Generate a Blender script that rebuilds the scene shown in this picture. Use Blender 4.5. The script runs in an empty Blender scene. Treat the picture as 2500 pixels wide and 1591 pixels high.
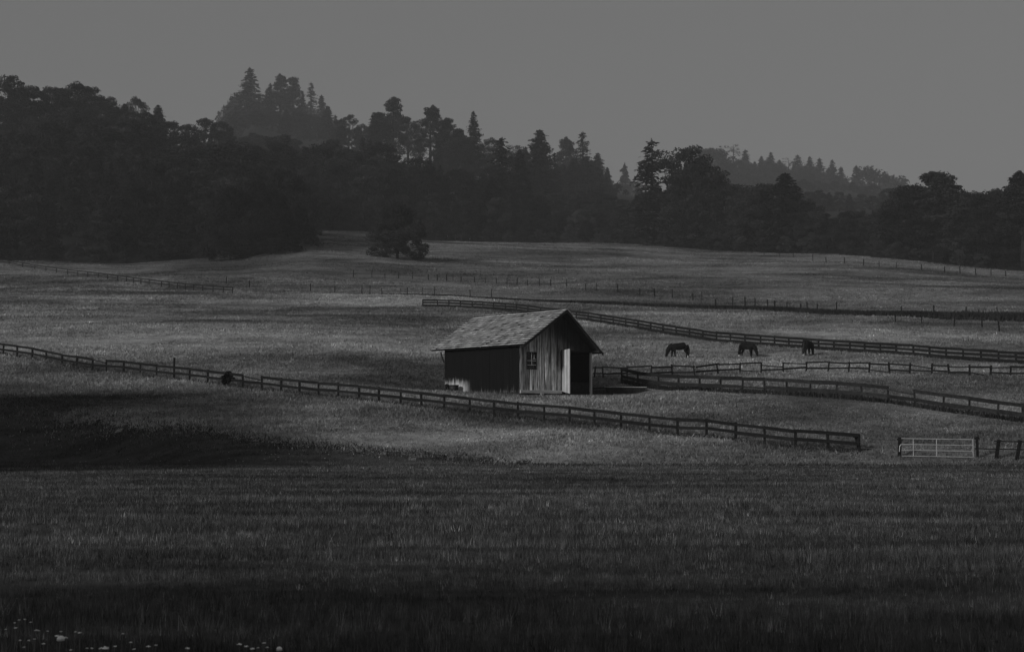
import bpy, bmesh, math, random
import numpy as np
from mathutils import Vector, Matrix
random.seed(7)
rng = np.random.default_rng(11)
R = math.radians
C = bpy.context.scene.collection
sc = bpy.context.scene

# ------------------------------------------------------------------ camera, sky, sun, exposure
F = 3472.2                      # focal length in pixels of the 2500 px wide photograph (50 mm)
CX, CY, HOR = 1250.0, 795.5, 1018.0
PITCH = math.atan((HOR - CY) / F)
cam_d = bpy.data.cameras.new('camera')
cam = bpy.data.objects.new('camera', cam_d); C.objects.link(cam)
cam.location = (0, 0, 0)
cam.rotation_euler = (R(90) + PITCH, 0, 0)
cam_d.lens = 50.0; cam_d.sensor_width = 36.0
cam_d.clip_start = 0.1; cam_d.clip_end = 9000
cam_d.dof.use_dof = True; cam_d.dof.focus_distance = 110.0; cam_d.dof.aperture_fstop = 5.6
sc.camera = cam

SUN_AZ = Vector((-0.736, -0.677)).normalized()     # horizontal direction towards the sun
SUN_EL = R(22)
w = bpy.data.worlds.new('World'); sc.world = w; w.use_nodes = True
nt = w.node_tree; nt.nodes.clear()
sky = nt.nodes.new('ShaderNodeTexSky'); sky.sky_type = 'NISHITA'; sky.sun_disc = False
sky.sun_elevation = SUN_EL; sky.sun_rotation = math.atan2(SUN_AZ.x, SUN_AZ.y)
sky.air_density = 2.0; sky.dust_density = 6.0; sky.ozone_density = 1.0
bw = nt.nodes.new('ShaderNodeRGBToBW')
flat = nt.nodes.new('ShaderNodeMath'); flat.operation = 'POWER'; flat.inputs[1].default_value = 0.38   # overcast: almost even
gain = nt.nodes.new('ShaderNodeMath'); gain.operation = 'MULTIPLY'; gain.inputs[1].default_value = 0.765
bg = nt.nodes.new('ShaderNodeBackground'); bg.inputs[1].default_value = 0.13
out = nt.nodes.new('ShaderNodeOutputWorld')
nt.links.new(sky.outputs[0], bw.inputs[0]); nt.links.new(bw.outputs[0], flat.inputs[0])
nt.links.new(flat.outputs[0], gain.inputs[0]); nt.links.new(gain.outputs[0], bg.inputs[0])
nt.links.new(bg.outputs[0], out.inputs[0])
sun_d = bpy.data.lights.new('sun', 'SUN'); sun_d.energy = 2.0; sun_d.angle = R(8); sun_d.color = (1, 1, 1)
sun = bpy.data.objects.new('sun', sun_d); C.objects.link(sun)
sd = Vector((SUN_AZ.x * math.cos(SUN_EL), SUN_AZ.y * math.cos(SUN_EL), math.sin(SUN_EL)))
sun.rotation_euler = sd.to_track_quat('Z', 'Y').to_euler()
sun.location = (-60, -55, 60)
vs = sc.view_settings
vs.view_transform = 'Standard'; vs.look = 'None'; vs.gamma = 1; vs.exposure = 0.0; vs.use_curve_mapping = False
sc.cycles.max_bounces = 5; sc.cycles.diffuse_bounces = 3; sc.cycles.volume_bounces = 1
sc.cycles.transparent_max_bounces = 8

# ------------------------------------------------------------------ helpers
K24 = 2407.0 / 2500.0            # tables below given in a 2407 px wide picture are divided by this
def sstep(a, b, x):
    t = np.clip((x - a) / (b - a), 0, 1); return t * t * (3 - 2 * t)

TX = np.array([-900, 0, 300, 560, 720, 870, 1000, 1400, 1700, 2000, 2407, 3200], float)
TL = np.array([430, 430, 430, 440, 530, 560, 560, 560, 520, 480, 440, 430], float)       # distance of the wood's edge
TB = np.array([1, 1, 0, 2, 9, 8, 4.9, 3.3, 1.6, 0.9, -2.8, -4], float)                   # rise of the meadow there
TG = np.array([.36, .36, .34, .262, .242, .265, .265, .207, .186, .183, .183, .183], float)       # slope of the wooded hill
def col24(X, Y):
    return 1203.5 + np.asarray(X) / np.maximum(np.asarray(Y), 40.0) * F * K24
KX = np.array([-900, 0, 200, 300, 400, 500, 540, 590, 730, 790, 870, 1000, 1100, 1200, 1300, 1400, 1500, 1560, 1650, 1800, 1900, 2000, 2100, 2200, 2407, 3200], float)
KY = np.array([265, 265, 268, 300, 345, 345, 325, 275, 292, 345, 355, 375, 395, 425, 435, 440, 455, 445, 428, 424, 428, 442, 475, 505, 505, 505], float)   # skyline of the bare hill
_kl = np.interp(KX, TX, TL); _kg = np.interp(KX, TX, TG); _km = (HOR * K24 - KY) / (F * K24)
_kz = .143 * _kl - 15 + np.interp(KX, TX, TB)
KR = np.clip((_kg * _kl - _kz) / np.maximum(_kg - _km, .02), _kl + 60, 2000)    # distance of its crest
def treeline(X, Y): return np.interp(col24(X, Y), TX, TL)

BC = Vector((0.67, 118.0))       # near corner of the barn
TH = R(38)
BZ = 1.83
def barn_local(X, Y):
    dx, dy = X - BC.x, Y - BC.y
    return dx * math.cos(TH) + dy * math.sin(TH), -dx * math.sin(TH) + dy * math.cos(TH)

def wob(X, Y):
    return (0.5 * np.sin(X * .051 + 1.3 + Y * .013) * np.sin(Y * .043 + .4) + .3 * np.sin(X * .023 - Y * .071 + 2.1)
            + .16 * np.sin(X * .17 + Y * .06) * np.sin(Y * .19 + X * .04 + 1.0) + (.10 - .07 * sstep(180, 280, Y)) * np.sin(Y * .33 + .08 * X + 2 * np.sin(X * .06)))
def tz(X, Y):
    X = np.asarray(X, float); Y = np.asarray(Y, float)
    c = col24(X, Y)
    zn = -1.65 - .0155 * Y + .035 * np.sin(X * .35 + Y * .21) * np.sin(Y * .4 + 1) + .03 * np.sin(Y * .75 + .12 * X)
    zp = .143 * Y - 15
    wl = sstep(-8, -36, X)
    yt = 86 + 26 * wl
    zp = zp - wl * 2.6 * (1 - sstep(yt - 13, yt, Y)) - .45 * (1 - sstep(86, 92, Y)) * (1 - wl)
    zp = zp + wob(X, Y) * sstep(95, 190, Y) * .9
    ytl = np.interp(c, TX, TL)
    zp = zp + np.interp(c, TX, TB) * sstep(270, ytl, Y)
    g = np.interp(c, TX, TG)
    over = np.maximum(Y - ytl, 0)
    kr = np.interp(c, KX, KR); q = Y - kr
    zp = zp + (g - .143) * over - (g + .07) * (np.maximum(q, 0) + 15 * np.exp(-np.abs(q) / 15))
    k = .25
    m = np.maximum(zn, zp); z = m + k * np.log(np.exp((zn - m) / k) + np.exp((zp - m) / k)) - k * .3 * np.exp(-((zn - zp) / k) ** 2)
    # levelled yard round the barn
    lx, ly = barn_local(X, Y)
    ex = np.maximum(np.maximum(-lx - .8, lx - 9.0), 0); ey = np.maximum(np.maximum(-ly - 1.0, ly - 11.5), 0)
    wp = 1 - sstep(0, 9, np.hypot(ex, ey))
    pad = BZ + .035 * np.clip(ly, -4, 14) + .02 * np.sin(lx * 1.7) * np.sin(ly * 1.3)
    return z * (1 - wp) + pad * wp
def tzf(x, y): return float(tz(x, y))

cp, sp_ = math.cos(PITCH), math.sin(PITCH)
def ray(px, py):
    a = (px - CX) / F; b = (CY - py) / F
    return Vector((a, cp - b * sp_, sp_ + b * cp))
def ground_at(px, py, lift=0.0, ymin=5.0, ymax=1500):
    d = ray(px, py)
    Y = np.concatenate([np.arange(ymin, 60, .05), np.arange(60, 600, .15), np.arange(600, ymax, 1.0)])
    Xs = d.x / d.y * Y; Zs = d.z / d.y * Y
    below = Zs <= tz(Xs, Y) + lift
    i = int(np.argmax(below)) if below.any() else len(Y) - 1
    return Vector((Xs[i], Y[i], float(tz(Xs[i], Y[i]))))
def proj(p):
    x, y, z = p
    dep = y * cp + z * sp_; up = -y * sp_ + z * cp
    return CX + F * x / dep, CY - F * up / dep

def tag(o, label=None, cat=None, group=None, kind=None):
    if label: o['label'] = label
    if cat: o['category'] = cat
    if group: o['group'] = group
    if kind: o['kind'] = kind
    return o
def empty(name, loc, rz=0.0, s=1.0):
    o = bpy.data.objects.new(name, None); C.objects.link(o)
    o.location = loc; o.rotation_euler = (0, 0, rz); o.scale = (s, s, s)
    o.empty_display_size = .3
    return o
def mesh_obj(name, verts, faces, mat=None, parent=None, smooth=False, var=None):
    me = bpy.data.meshes.new(name); me.from_pydata([tuple(v) for v in verts], [], faces); me.update()
    return link_mesh(name, me, mat, parent, smooth, var)
def link_mesh(name, me, mat=None, parent=None, smooth=False, var=None):
    if mat: me.materials.append(mat)
    if smooth: me.polygons.foreach_set('use_smooth', [True] * len(me.polygons))
    if var is not None:
        a = me.attributes.new('var', 'FLOAT', 'POINT'); a.data.foreach_set('value', np.asarray(var, np.float32))
    o = bpy.data.objects.new(name, me); C.objects.link(o)
    if parent: o.parent = parent
    return o
class MB:
    def __init__(s): s.v = []; s.f = []; s.a = []
    def box(s, x0, x1, y0, y1, z0, z1, var=.5):
        s.hexa([(x0, y0, z0), (x1, y0, z0), (x1, y1, z0), (x0, y1, z0), (x0, y0, z1), (x1, y0, z1), (x1, y1, z1), (x0, y1, z1)], var)
    def hexa(s, p, var=.5):
        n = len(s.v); s.v += [tuple(q) for q in p]; s.a += [var] * 8
        for f in ((3, 2, 1, 0), (4, 5, 6, 7), (0, 1, 5, 4), (1, 2, 6, 5), (2, 3, 7, 6), (3, 0, 4, 7)): s.f.append(tuple(n + i for i in f))
    def bar(s, p, q, w, h, up=Vector((0, 0, 1)), var=.5):
        p = Vector(p); q = Vector(q); d = (q - p).normalized(); sd_ = d.cross(up)
        if sd_.length < 1e-4: sd_ = d.cross(Vector((0, 1, 0)))
        sd_.normalize(); u = sd_.cross(d).normalized()
        a, b = sd_ * w / 2, u * h / 2
        s.hexa([p - a - b, p + a - b, q + a - b, q - a - b, p - a + b, p + a + b, q + a + b, q - a + b], var)
    def tube(s, pts, rad, n=7, var=.5):
        pts = [Vector(p) for p in pts]
        if not hasattr(rad, '__len__'): rad = [rad] * len(pts)
        base = len(s.v)
        for i, p in enumerate(pts):
            d = (pts[min(i + 1, len(pts) - 1)] - pts[max(i - 1, 0)]).normalized()
            a = d.cross(Vector((.13, .97, .2))); a = a.normalized() if a.length > 1e-3 else Vector((1, 0, 0)); b = d.cross(a).normalized()
            for k in range(n):
                t = 2 * math.pi * k / n; s.v.append(tuple(p + (a * math.cos(t) + b * math.sin(t)) * rad[i])); s.a.append(var)
        for i in range(len(pts) - 1):
            for k in range(n):
                s.f.append((base + i * n + k, base + i * n + (k + 1) % n, base + (i + 1) * n + (k + 1) % n, base + (i + 1) * n + k))
        s.f.append(tuple(base + k for k in range(n))[::-1]); s.f.append(tuple(base + (len(pts) - 1) * n + k for k in range(n)))
    def build(s, name, mat, parent=None, smooth=False):
        return mesh_obj(name, s.v, s.f, mat, parent, smooth, s.a)

# ------------------------------------------------------------------ materials (the photograph is black and white: all greys)
def new_mat(name):
    m = bpy.data.materials.new(name); m.use_nodes = True; m.node_tree.nodes.clear(); return m, m.node_tree
def N(t, typ, **kw):
    n = t.nodes.new(typ)
    for k, v in kw.items():
        if k.startswith('i_'):
            key = k[2:]; n.inputs[int(key) if key.isdigit() else key].default_value = v
        else: setattr(n, k, v)
    return n
def noise(t, scale_xyz, detail=4, coord='Object', rough=.6, dist=0.0):
    tc = N(t, 'ShaderNodeTexCoord'); mp = N(t, 'ShaderNodeMapping'); mp.inputs['Scale'].default_value = scale_xyz
    nz = N(t, 'ShaderNodeTexNoise'); nz.inputs['Scale'].default_value = 1; nz.inputs['Detail'].default_value = detail
    nz.inputs['Roughness'].default_value = rough; nz.inputs['Distortion'].default_value = dist
    t.links.new(tc.outputs[coord], mp.inputs[0]); t.links.new(mp.outputs[0], nz.inputs['Vector']); return nz.outputs['Fac']
def mrange(t, s, a, b, c, d):
    n = N(t, 'ShaderNodeMapRange'); n.inputs[1].default_value = a; n.inputs[2].default_value = b; n.inputs[3].default_value = c; n.inputs[4].default_value = d
    t.links.new(s, n.inputs[0]); return n.outputs[0]
def mth(t, op, a, b):
    n = N(t, 'ShaderNodeMath', operation=op)
    for i, x in enumerate((a, b)):
        if isinstance(x, (int, float)): n.inputs[i].default_value = x
        else: t.links.new(x, n.inputs[i])
    return n.outputs[0]
def attr(t, name='var'): return N(t, 'ShaderNodeAttribute', attribute_name=name).outputs['Fac']
def finish(t, colour, rough=.9, spec=.15, bump=None, bstr=.3, bdist=.02, transl=0.0):
    o = N(t, 'ShaderNodeOutputMaterial'); p = N(t, 'ShaderNodeBsdfPrincipled'); p.inputs['Roughness'].default_value = rough
    p.inputs['Specular IOR Level'].default_value = spec
    if isinstance(colour, (int, float)): p.inputs['Base Color'].default_value = (colour,) * 3 + (1,)
    else: t.links.new(colour, p.inputs['Base Color'])
    if bump is not None:
        b = N(t, 'ShaderNodeBump'); b.inputs['Strength'].default_value = bstr; b.inputs['Distance'].default_value = bdist
        t.links.new(bump, b.inputs['Height']); t.links.new(b.outputs[0], p.inputs['Normal'])
    if transl:
        tr = N(t, 'ShaderNodeBsdfTranslucent'); mx = N(t, 'ShaderNodeMixShader'); mx.inputs[0].default_value = transl
        if isinstance(colour, (int, float)): tr.inputs[0].default_value = (colour,) * 3 + (1,)
        else: t.links.new(colour, tr.inputs[0])
        t.links.new(p.outputs[0], mx.inputs[1]); t.links.new(tr.outputs[0], mx.inputs[2]); t.links.new(mx.outputs[0], o.inputs[0])
    else: t.links.new(p.outputs[0], o.inputs[0])

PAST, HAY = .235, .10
def grass_mat(name, base, patch, fine, lo, hi, use_var=True, transl=.3, patch2=None):
    m, t = new_mat(name)
    a = mrange(t, noise(t, patch, 4, dist=.4), .38, .62, lo, hi)
    b = mrange(t, noise(t, fine, 3), .3, .7, .8, 1.2)
    v = mth(t, 'MULTIPLY', a, b)
    if patch2: v = mth(t, 'MULTIPLY', v, mrange(t, noise(t, patch2, 3), .35, .65, .75, 1.2))
    if use_var: v = mth(t, 'MULTIPLY', v, attr(t))
    v = mth(t, 'MULTIPLY', v, base)
    finish(t, v, .85, .1, transl=transl); return m
M = {}
M['pasture'] = grass_mat('pasture_turf', PAST * .85, (.022, .04, .03), (.8, .8, .8), .42, 1.5, True, 0, (.16, .22, .1))
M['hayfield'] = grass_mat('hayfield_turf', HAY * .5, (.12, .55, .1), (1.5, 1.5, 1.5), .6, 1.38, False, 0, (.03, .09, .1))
M['forest_floor'] = grass_mat('forest_floor', .014, (.05, .05, .05), (.6, .6, .6), .7, 1.3, False, 0)
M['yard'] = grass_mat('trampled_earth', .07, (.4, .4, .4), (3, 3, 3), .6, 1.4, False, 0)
M['pasture_blade'] = grass_mat('pasture_blade', PAST, (.022, .04, .03), (.8, .8, .8), .4, 1.55, True, .35, (.16, .22, .1))
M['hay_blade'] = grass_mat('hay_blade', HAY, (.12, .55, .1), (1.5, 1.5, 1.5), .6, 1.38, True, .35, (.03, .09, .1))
M['weeds'] = grass_mat('rank_weeds', .03, (.1, .1, .1), (1, 1, 1), .7, 1.3, True, .2)

def crown_mat(name, base, transl=.2):
    m, t = new_mat(name)
    oi = N(t, 'ShaderNodeObjectInfo')
    v = mth(t, 'MULTIPLY', mrange(t, oi.outputs['Random'], 0, 1, .4, 1.8), attr(t)); v = mth(t, 'MULTIPLY', v, base)
    finish(t, v, .8, .15, transl=transl); return m
M['needles'] = crown_mat('fir_needles', .018); M['pine'] = crown_mat('pine_needles', .022)
M['leaves'] = crown_mat('broad_leaves', .024, .25); M['bush'] = crown_mat('bush_leaves', .034, .25)
m, t = new_mat('bark'); n_ = noise(t, (6, 6, 1.2), 4); finish(t, mrange(t, n_, .3, .7, .012, .035), .95, .1, n_, .5, .03); M['bark'] = m

def wood(name, lo, hi, grain=(7, 7, .5), var=True, dark=None):
    m, t = new_mat(name); n1 = noise(t, grain, 5, rough=.65); v = mrange(t, n1, .35, .65, lo, hi)
    if var: v = mth(t, 'MULTIPLY', v, mrange(t, attr(t), 0, 1, .6, 1.4))
    finish(t, v, .85, .2, n1, .4, .01); return m
M['fence'] = wood('dark_fence_timber', .005, .014, (5, 5, 5))
M['fence_grey'] = wood('weathered_fence_timber', .008, .03, (5, 5, 5))
M['pale_timber'] = wood('bleached_timber', .4, .65, (9, 9, .8))
M['door'] = wood('pale_door_boards', .36, .62, (5, 5, 1.2))
M['dark_timber'] = wood('dark_timber', .015, .04, (8, 8, .8))
M['inside'] = wood('shed_interior', .01, .02, (4, 4, 1))
m, t = new_mat('wood_shingles'); n1 = noise(t, (1.2, 14, 14), 4); n2 = noise(t, (.9, .9, .9), 4)
v = mth(t, 'MULTIPLY', mrange(t, n1, .3, .7, .27, .47), mrange(t, attr(t), 0, 1, .45, 1.6)); v = mth(t, 'MULTIPLY', v, mrange(t, n2, .38, .62, .72, 1.2))
finish(t, v, .85, .2, n1, .4, .01); M['shingle'] = m
# gable: boards bleached low down and to the exposed side, still dark below the far rake
m, t = new_mat('gable_boards')
tc = N(t, 'ShaderNodeTexCoord'); sx = N(t, 'ShaderNodeSeparateXYZ'); t.links.new(tc.outputs['Object'], sx.inputs[0])
streak = noise(t, (7.5, 3, .42), 5, rough=.7); blot = noise(t, (1.6, 1.6, .8), 4)
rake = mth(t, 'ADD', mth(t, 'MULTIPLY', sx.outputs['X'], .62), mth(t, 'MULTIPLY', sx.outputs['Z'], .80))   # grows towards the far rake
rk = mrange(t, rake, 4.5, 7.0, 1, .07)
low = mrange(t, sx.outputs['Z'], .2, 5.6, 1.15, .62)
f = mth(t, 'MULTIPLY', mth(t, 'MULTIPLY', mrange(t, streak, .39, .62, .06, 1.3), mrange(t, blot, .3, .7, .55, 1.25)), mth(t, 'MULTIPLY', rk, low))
v = mth(t, 'ADD', mth(t, 'MULTIPLY', f, mth(t, 'MULTIPLY', mrange(t, attr(t), 0, 1, .5, 1.5), .74)), .014)
finish(t, v, .9, .12, streak, .5, .015); M['gable'] = m
# side wall: stained nearly black, bleached only in one low patch at the far end
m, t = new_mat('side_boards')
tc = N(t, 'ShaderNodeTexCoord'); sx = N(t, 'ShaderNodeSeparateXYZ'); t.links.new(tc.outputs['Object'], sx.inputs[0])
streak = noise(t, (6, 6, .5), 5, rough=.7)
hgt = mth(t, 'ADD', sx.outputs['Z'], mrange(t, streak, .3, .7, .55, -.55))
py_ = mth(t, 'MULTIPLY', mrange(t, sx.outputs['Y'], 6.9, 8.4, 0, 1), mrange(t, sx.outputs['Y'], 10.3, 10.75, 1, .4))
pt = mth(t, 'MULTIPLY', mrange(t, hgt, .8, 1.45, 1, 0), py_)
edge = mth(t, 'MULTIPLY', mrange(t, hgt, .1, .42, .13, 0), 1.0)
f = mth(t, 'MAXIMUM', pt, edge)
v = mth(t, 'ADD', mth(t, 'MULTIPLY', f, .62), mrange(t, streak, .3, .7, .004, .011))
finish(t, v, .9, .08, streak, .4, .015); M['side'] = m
def plain(name, val, rough=.6, metal=0, nz=(3, 3, 3), amp=.25, spec=.3):
    m, t = new_mat(name); n1 = noise(t, nz, 4); finish(t, mrange(t, n1, .3, .7, val * (1 - amp), val * (1 + amp)), rough, spec, n1, .15, .01)
    if metal:
        for n in t.nodes:
            if n.type == 'BSDF_PRINCIPLED': n.inputs['Metallic'].default_value = metal
    return m
M['galv'] = plain('galvanised_tube', .42, .5, .35); M['stone'] = plain('field_stone', .32, .9); M['tub'] = plain('dark_rubber', .015, .6)
M['coat'] = plain('dark_horse_coat', .007, .75, 0, (8, 8, 8), .4, .1); M['mane'] = plain('horse_hair', .007, .7, 0, (30, 30, 3)); M['sock'] = plain('white_leg_hair', .5, .8)
M['petal'] = plain('white_petals', .85, .8, 0, (40, 40, 40), .08); M['stem'] = plain('flower_stem', .16, .8, 0, (20, 20, 20)); M['wire'] = plain('fence_wire', .12, .5)
M['glass'] = plain('dark_glass', .01, .2)

# ------------------------------------------------------------------ ground
Ys = np.concatenate([np.arange(-60, 4, 6.), np.arange(4, 84, .8), np.arange(84, 150, .7), np.arange(150, 330, 2.5), np.arange(330, 700, 7.), np.arange(700, 2700, 40.)])
us = np.concatenate([np.linspace(-1.5, -.5, 25)[:-1], np.linspace(-.5, .5, 240), np.linspace(.5, 1.5, 25)[1:]])
GY, GU = np.meshgrid(Ys, us, indexing='ij'); GX = GU * (np.maximum(GY, 0) + 25.0)
GZ = tz(GX, GY)
nr, nc = GX.shape
verts = np.stack([GX, GY, GZ], -1).reshape(-1, 3)
i0 = (np.arange(nr - 1)[:, None] * nc + np.arange(nc - 1)[None, :]).ravel()
quads = np.stack([i0, i0 + 1, i0 + nc + 1, i0 + nc], -1)
me = bpy.data.meshes.new('ground')
me.vertices.add(len(verts)); me.vertices.foreach_set('co', verts.ravel())
me.loops.add(quads.size); me.loops.foreach_set('vertex_index', quads.ravel().astype(np.int32))
me.polygons.add(len(quads)); me.polygons.foreach_set('loop_start', (np.arange(len(quads)) * 4).astype(np.int32))
me.polygons.foreach_set('use_smooth', np.ones(len(quads), bool))
for k in ('pasture', 'hayfield', 'forest_floor', 'yard'): me.materials.append(M[k])
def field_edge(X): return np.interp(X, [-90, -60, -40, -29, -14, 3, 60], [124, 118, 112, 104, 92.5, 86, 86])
def rough(X, Y):  # mask of the wood's shade, painted into the meadow colour
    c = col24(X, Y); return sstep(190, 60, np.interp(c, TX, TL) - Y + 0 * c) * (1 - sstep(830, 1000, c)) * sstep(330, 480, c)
dpts = [ground_at(x, y) for x, y in ((-60, 700), (300, 705), (600, 711), (850, 717), (1100, 722), (1300, 735), (1500, 742), (1650, 749), (1876, 757), (2100, 769), (2300, 775), (2560, 780))]
def ditch_y(X): return np.interp(X, [p.x for p in dpts], [p.y for p in dpts])
cxm = verts[quads].mean(1); idx = np.zeros(len(quads), np.int32)
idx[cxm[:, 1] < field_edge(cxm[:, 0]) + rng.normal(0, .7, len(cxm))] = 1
idx[cxm[:, 1] > treeline(cxm[:, 0], cxm[:, 1]) - 2] = 2
blx, bly = barn_local(cxm[:, 0], cxm[:, 1])
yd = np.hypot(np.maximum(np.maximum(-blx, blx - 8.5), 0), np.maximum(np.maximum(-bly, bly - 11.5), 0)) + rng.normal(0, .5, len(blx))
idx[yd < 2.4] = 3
me.polygons.foreach_set('material_index', idx); me.update(calc_edges=True)
tone = (1 - .34 * sstep(-3, 3, verts[:, 1] - ditch_y(verts[:, 0]))) * (1 - .62 * rough(verts[:, 0], verts[:, 1]) * (verts[:, 1] > 150))  # duller upper field, then shade by the wood painted into the turf
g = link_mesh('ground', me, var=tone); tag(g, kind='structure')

# ------------------------------------------------------------------ grass
def blades(name, X, Y, h, wd, mat, lean=.35, var=(.6, 1.4), kind='stuff', label=None, cat='grass', dz=0.0):
    n = len(X); Z = tz(X, Y) - .02 + dz
    a = rng.uniform(0, 2 * np.pi, n); la = rng.uniform(0, 2 * np.pi, n); lm = np.abs(rng.normal(0, lean, n)) * h
    va = var if hasattr(var, 'shape') else rng.uniform(var[0], var[1], n)
    v = np.empty((n, 3, 3)); bx, by = np.cos(a) * wd / 2, np.sin(a) * wd / 2
    v[:, 0] = np.stack([X - bx, Y - by, Z], -1); v[:, 1] = np.stack([X + bx, Y + by, Z], -1)
    v[:, 2] = np.stack([X + np.cos(la) * lm, Y + np.sin(la) * lm, Z + h], -1)
    me = bpy.data.meshes.new(name)
    me.vertices.add(3 * n); me.vertices.foreach_set('co', v.ravel())
    me.loops.add(3 * n); me.loops.foreach_set('vertex_index', np.arange(3 * n, dtype=np.int32))
    me.polygons.add(n); me.polygons.foreach_set('loop_start', (np.arange(n) * 3).astype(np.int32))
    me.update(calc_edges=True)
    o = link_mesh(name, me, mat, None, False, np.repeat(va, 3))
    return tag(o, label, cat, None, kind)
def sample(n, y0, y1, p=1.0, wide=.44, pad=3.0):
    t = rng.uniform(0, 1, n); Y = (y0 ** p + t * (y1 ** p - y0 ** p)) ** (1 / p)
    return rng.uniform(-1, 1, n) * (wide * Y + pad), Y
def patch(X, Y, sx, sy, ph=0.0):
    return (np.sin(X * sx + ph + 1.7 * np.sin(Y * sy * .6 + ph)) * np.sin(Y * sy + 1.3 * np.sin(X * sx * .7 + 2 * ph)) + 1) / 2
def cat_(*a): return [np.concatenate(z) for z in zip(*a)]
X, Y = cat_(sample(40000, 6, 22, 1.3), sample(56000, 22, 50, 1.2), sample(85000, 50, 122, 1.2))
tv = np.exp(rng.normal(0, .5, len(X))); hv = rng.uniform(.6, 1.35, len(X)); nb_ = 7
rr_ = np.clip(Y * .0022, .03, .16)
X, Y, tv, hv, rr_ = [np.repeat(q, nb_) for q in (X, Y, tv, hv, rr_)]
X = X + rng.normal(0, 1, len(X)) * rr_; Y = Y + rng.normal(0, 1, len(Y)) * rr_
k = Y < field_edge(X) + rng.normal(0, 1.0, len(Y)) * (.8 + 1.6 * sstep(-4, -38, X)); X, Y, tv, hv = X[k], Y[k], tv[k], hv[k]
pt_ = patch(X, Y, .13, 1.3) * .45 + patch(X, Y, .37, 2.6, 2) * .3 + patch(X, Y, .05, .4, 1) * .25
h = (.035 + .15 * pt_) * hv * rng.uniform(.7, 1.2, len(X)); wd = np.clip(Y * .00042, .006, .04) * rng.uniform(.7, 1.4, len(X))
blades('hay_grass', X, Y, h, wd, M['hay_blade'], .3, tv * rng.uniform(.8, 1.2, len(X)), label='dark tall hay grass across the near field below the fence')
X, Y = cat_(sample(110000, 84, 150, 1.0), sample(90000, 150, 320, .8), sample(42000, 320, 565, .8))
tv = np.exp(rng.normal(0, .33, len(X))); rr_ = np.clip(Y * .0016, .14, .6); X, Y, tv, rr_ = [np.repeat(q, 4) for q in (X, Y, tv, rr_)]
X = X + rng.normal(0, 1, len(X)) * rr_; Y = Y + rng.normal(0, .7, len(Y)) * rr_
lx, ly = barn_local(X, Y)
k = (Y > field_edge(X) + rng.normal(0, 1.0, len(Y)) * (.7 + 1.6 * sstep(-4, -38, X))) & (Y < treeline(X, Y) - 1) & ~((lx > -.15) & (lx < 8.05) & (ly > -.1) & (ly < 11))
yard = (lx > -2.5) & (lx < 10) & (ly > -3) & (ly < 12.5); k &= ~(yard & (rng.uniform(0, 1, len(X)) < .8))
X, Y = X[k], Y[k]; lx, ly = lx[k], ly[k]; tv = tv[k]; tv = tv * np.where(Y > ditch_y(X), .66, 1.0) * (.42 + .58 * sstep(1.0, 5.5, np.hypot(np.maximum(np.maximum(-lx - .5, lx - 9.5), 0), np.maximum(np.maximum(-ly - 1.0, ly - 11), 0)))) * (1 - .62 * rough(X, Y))  # last factor paints the wood's shade into the blades
pt_ = patch(X, Y, .06, .09) * .5 + patch(X, Y, .23, .27, 1) * .5
h = (.06 + .24 * pt_) * rng.uniform(.4, 1.5, len(X)); wd = np.clip(Y * .00075, .06, .35) * rng.uniform(.6, 1.5, len(X))
h *= np.where((lx > -2.5) & (lx < 10) & (ly > -3) & (ly < 12.5), .45, 1)
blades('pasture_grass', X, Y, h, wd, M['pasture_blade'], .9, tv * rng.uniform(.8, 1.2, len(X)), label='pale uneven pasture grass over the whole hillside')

def along(pts, n):
    P = np.array([[p.x, p.y] for p in pts]); L = np.concatenate([[0], np.cumsum(np.hypot(*np.diff(P, axis=0).T))])
    t = rng.uniform(0, 1, n); return np.interp(t * L[-1], L, P[:, 0]), np.interp(t * L[-1], L, P[:, 1]), t
pts = [ground_at(x, y) for x, y in ((850, 717), (1100, 722), (1300, 735), (1500, 742), (1650, 749), (1876, 757), (2100, 769), (2300, 775), (2560, 780))]
X, Y, tt = along(pts, 42000)
wdth = .35 + 2.2 * tt ** 1.5; Y = Y + rng.normal(0, 1, len(Y)) * wdth * .6
blades('ditch_weeds', X, Y, (.12 + .75 * tt ** 1.2) * rng.uniform(.5, 1.2, len(X)), rng.uniform(.15, .35, len(X)), M['weeds'], .25, label='dark strip of rank weeds along the ditch across the hill', cat='weeds')
# rank vegetation on the steep bank at the foot of the pasture
n = 12000; X = rng.uniform(-62, 55, n); Y = field_edge(X) + rng.normal(0, 1, n) * (.7 + 1.9 * sstep(-4, -38, X))
blades('bank_weeds', X, Y, rng.uniform(.08, .26, n), rng.uniform(.05, .12, n), M['weeds'], .6, (.8, 2.4), label='dark rank grass on the bank between hay field and pasture', cat='weeds')
def fence_weeds(pts, n, h0, h1):
    X, Y, tt = along(pts, n); return X + rng.normal(0, .1, n), Y + rng.normal(0, .16, n), rng.uniform(h0, h1, n)
# tiny white flower heads dotted about the pasture
n = 420; X, Y = sample(n, 86, 118, 1.0, .36, 0); k = patch(X, Y, .13, .4, .7) > .45; X, Y = X[k], Y[k]
mb = MB()
for x, y in zip(X, Y):
    z = tzf(x, y) + random.uniform(.22, .4); r = random.uniform(.025, .065)
    mb.tube([(x, y, z - .012), (x, y, z + .01)], [r * .5, r], 6)
tag(mb.build('pasture_flowers', M['petal']), 'tiny white flower heads sprinkled over the pasture below the shed', 'flowers', kind='stuff')

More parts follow.
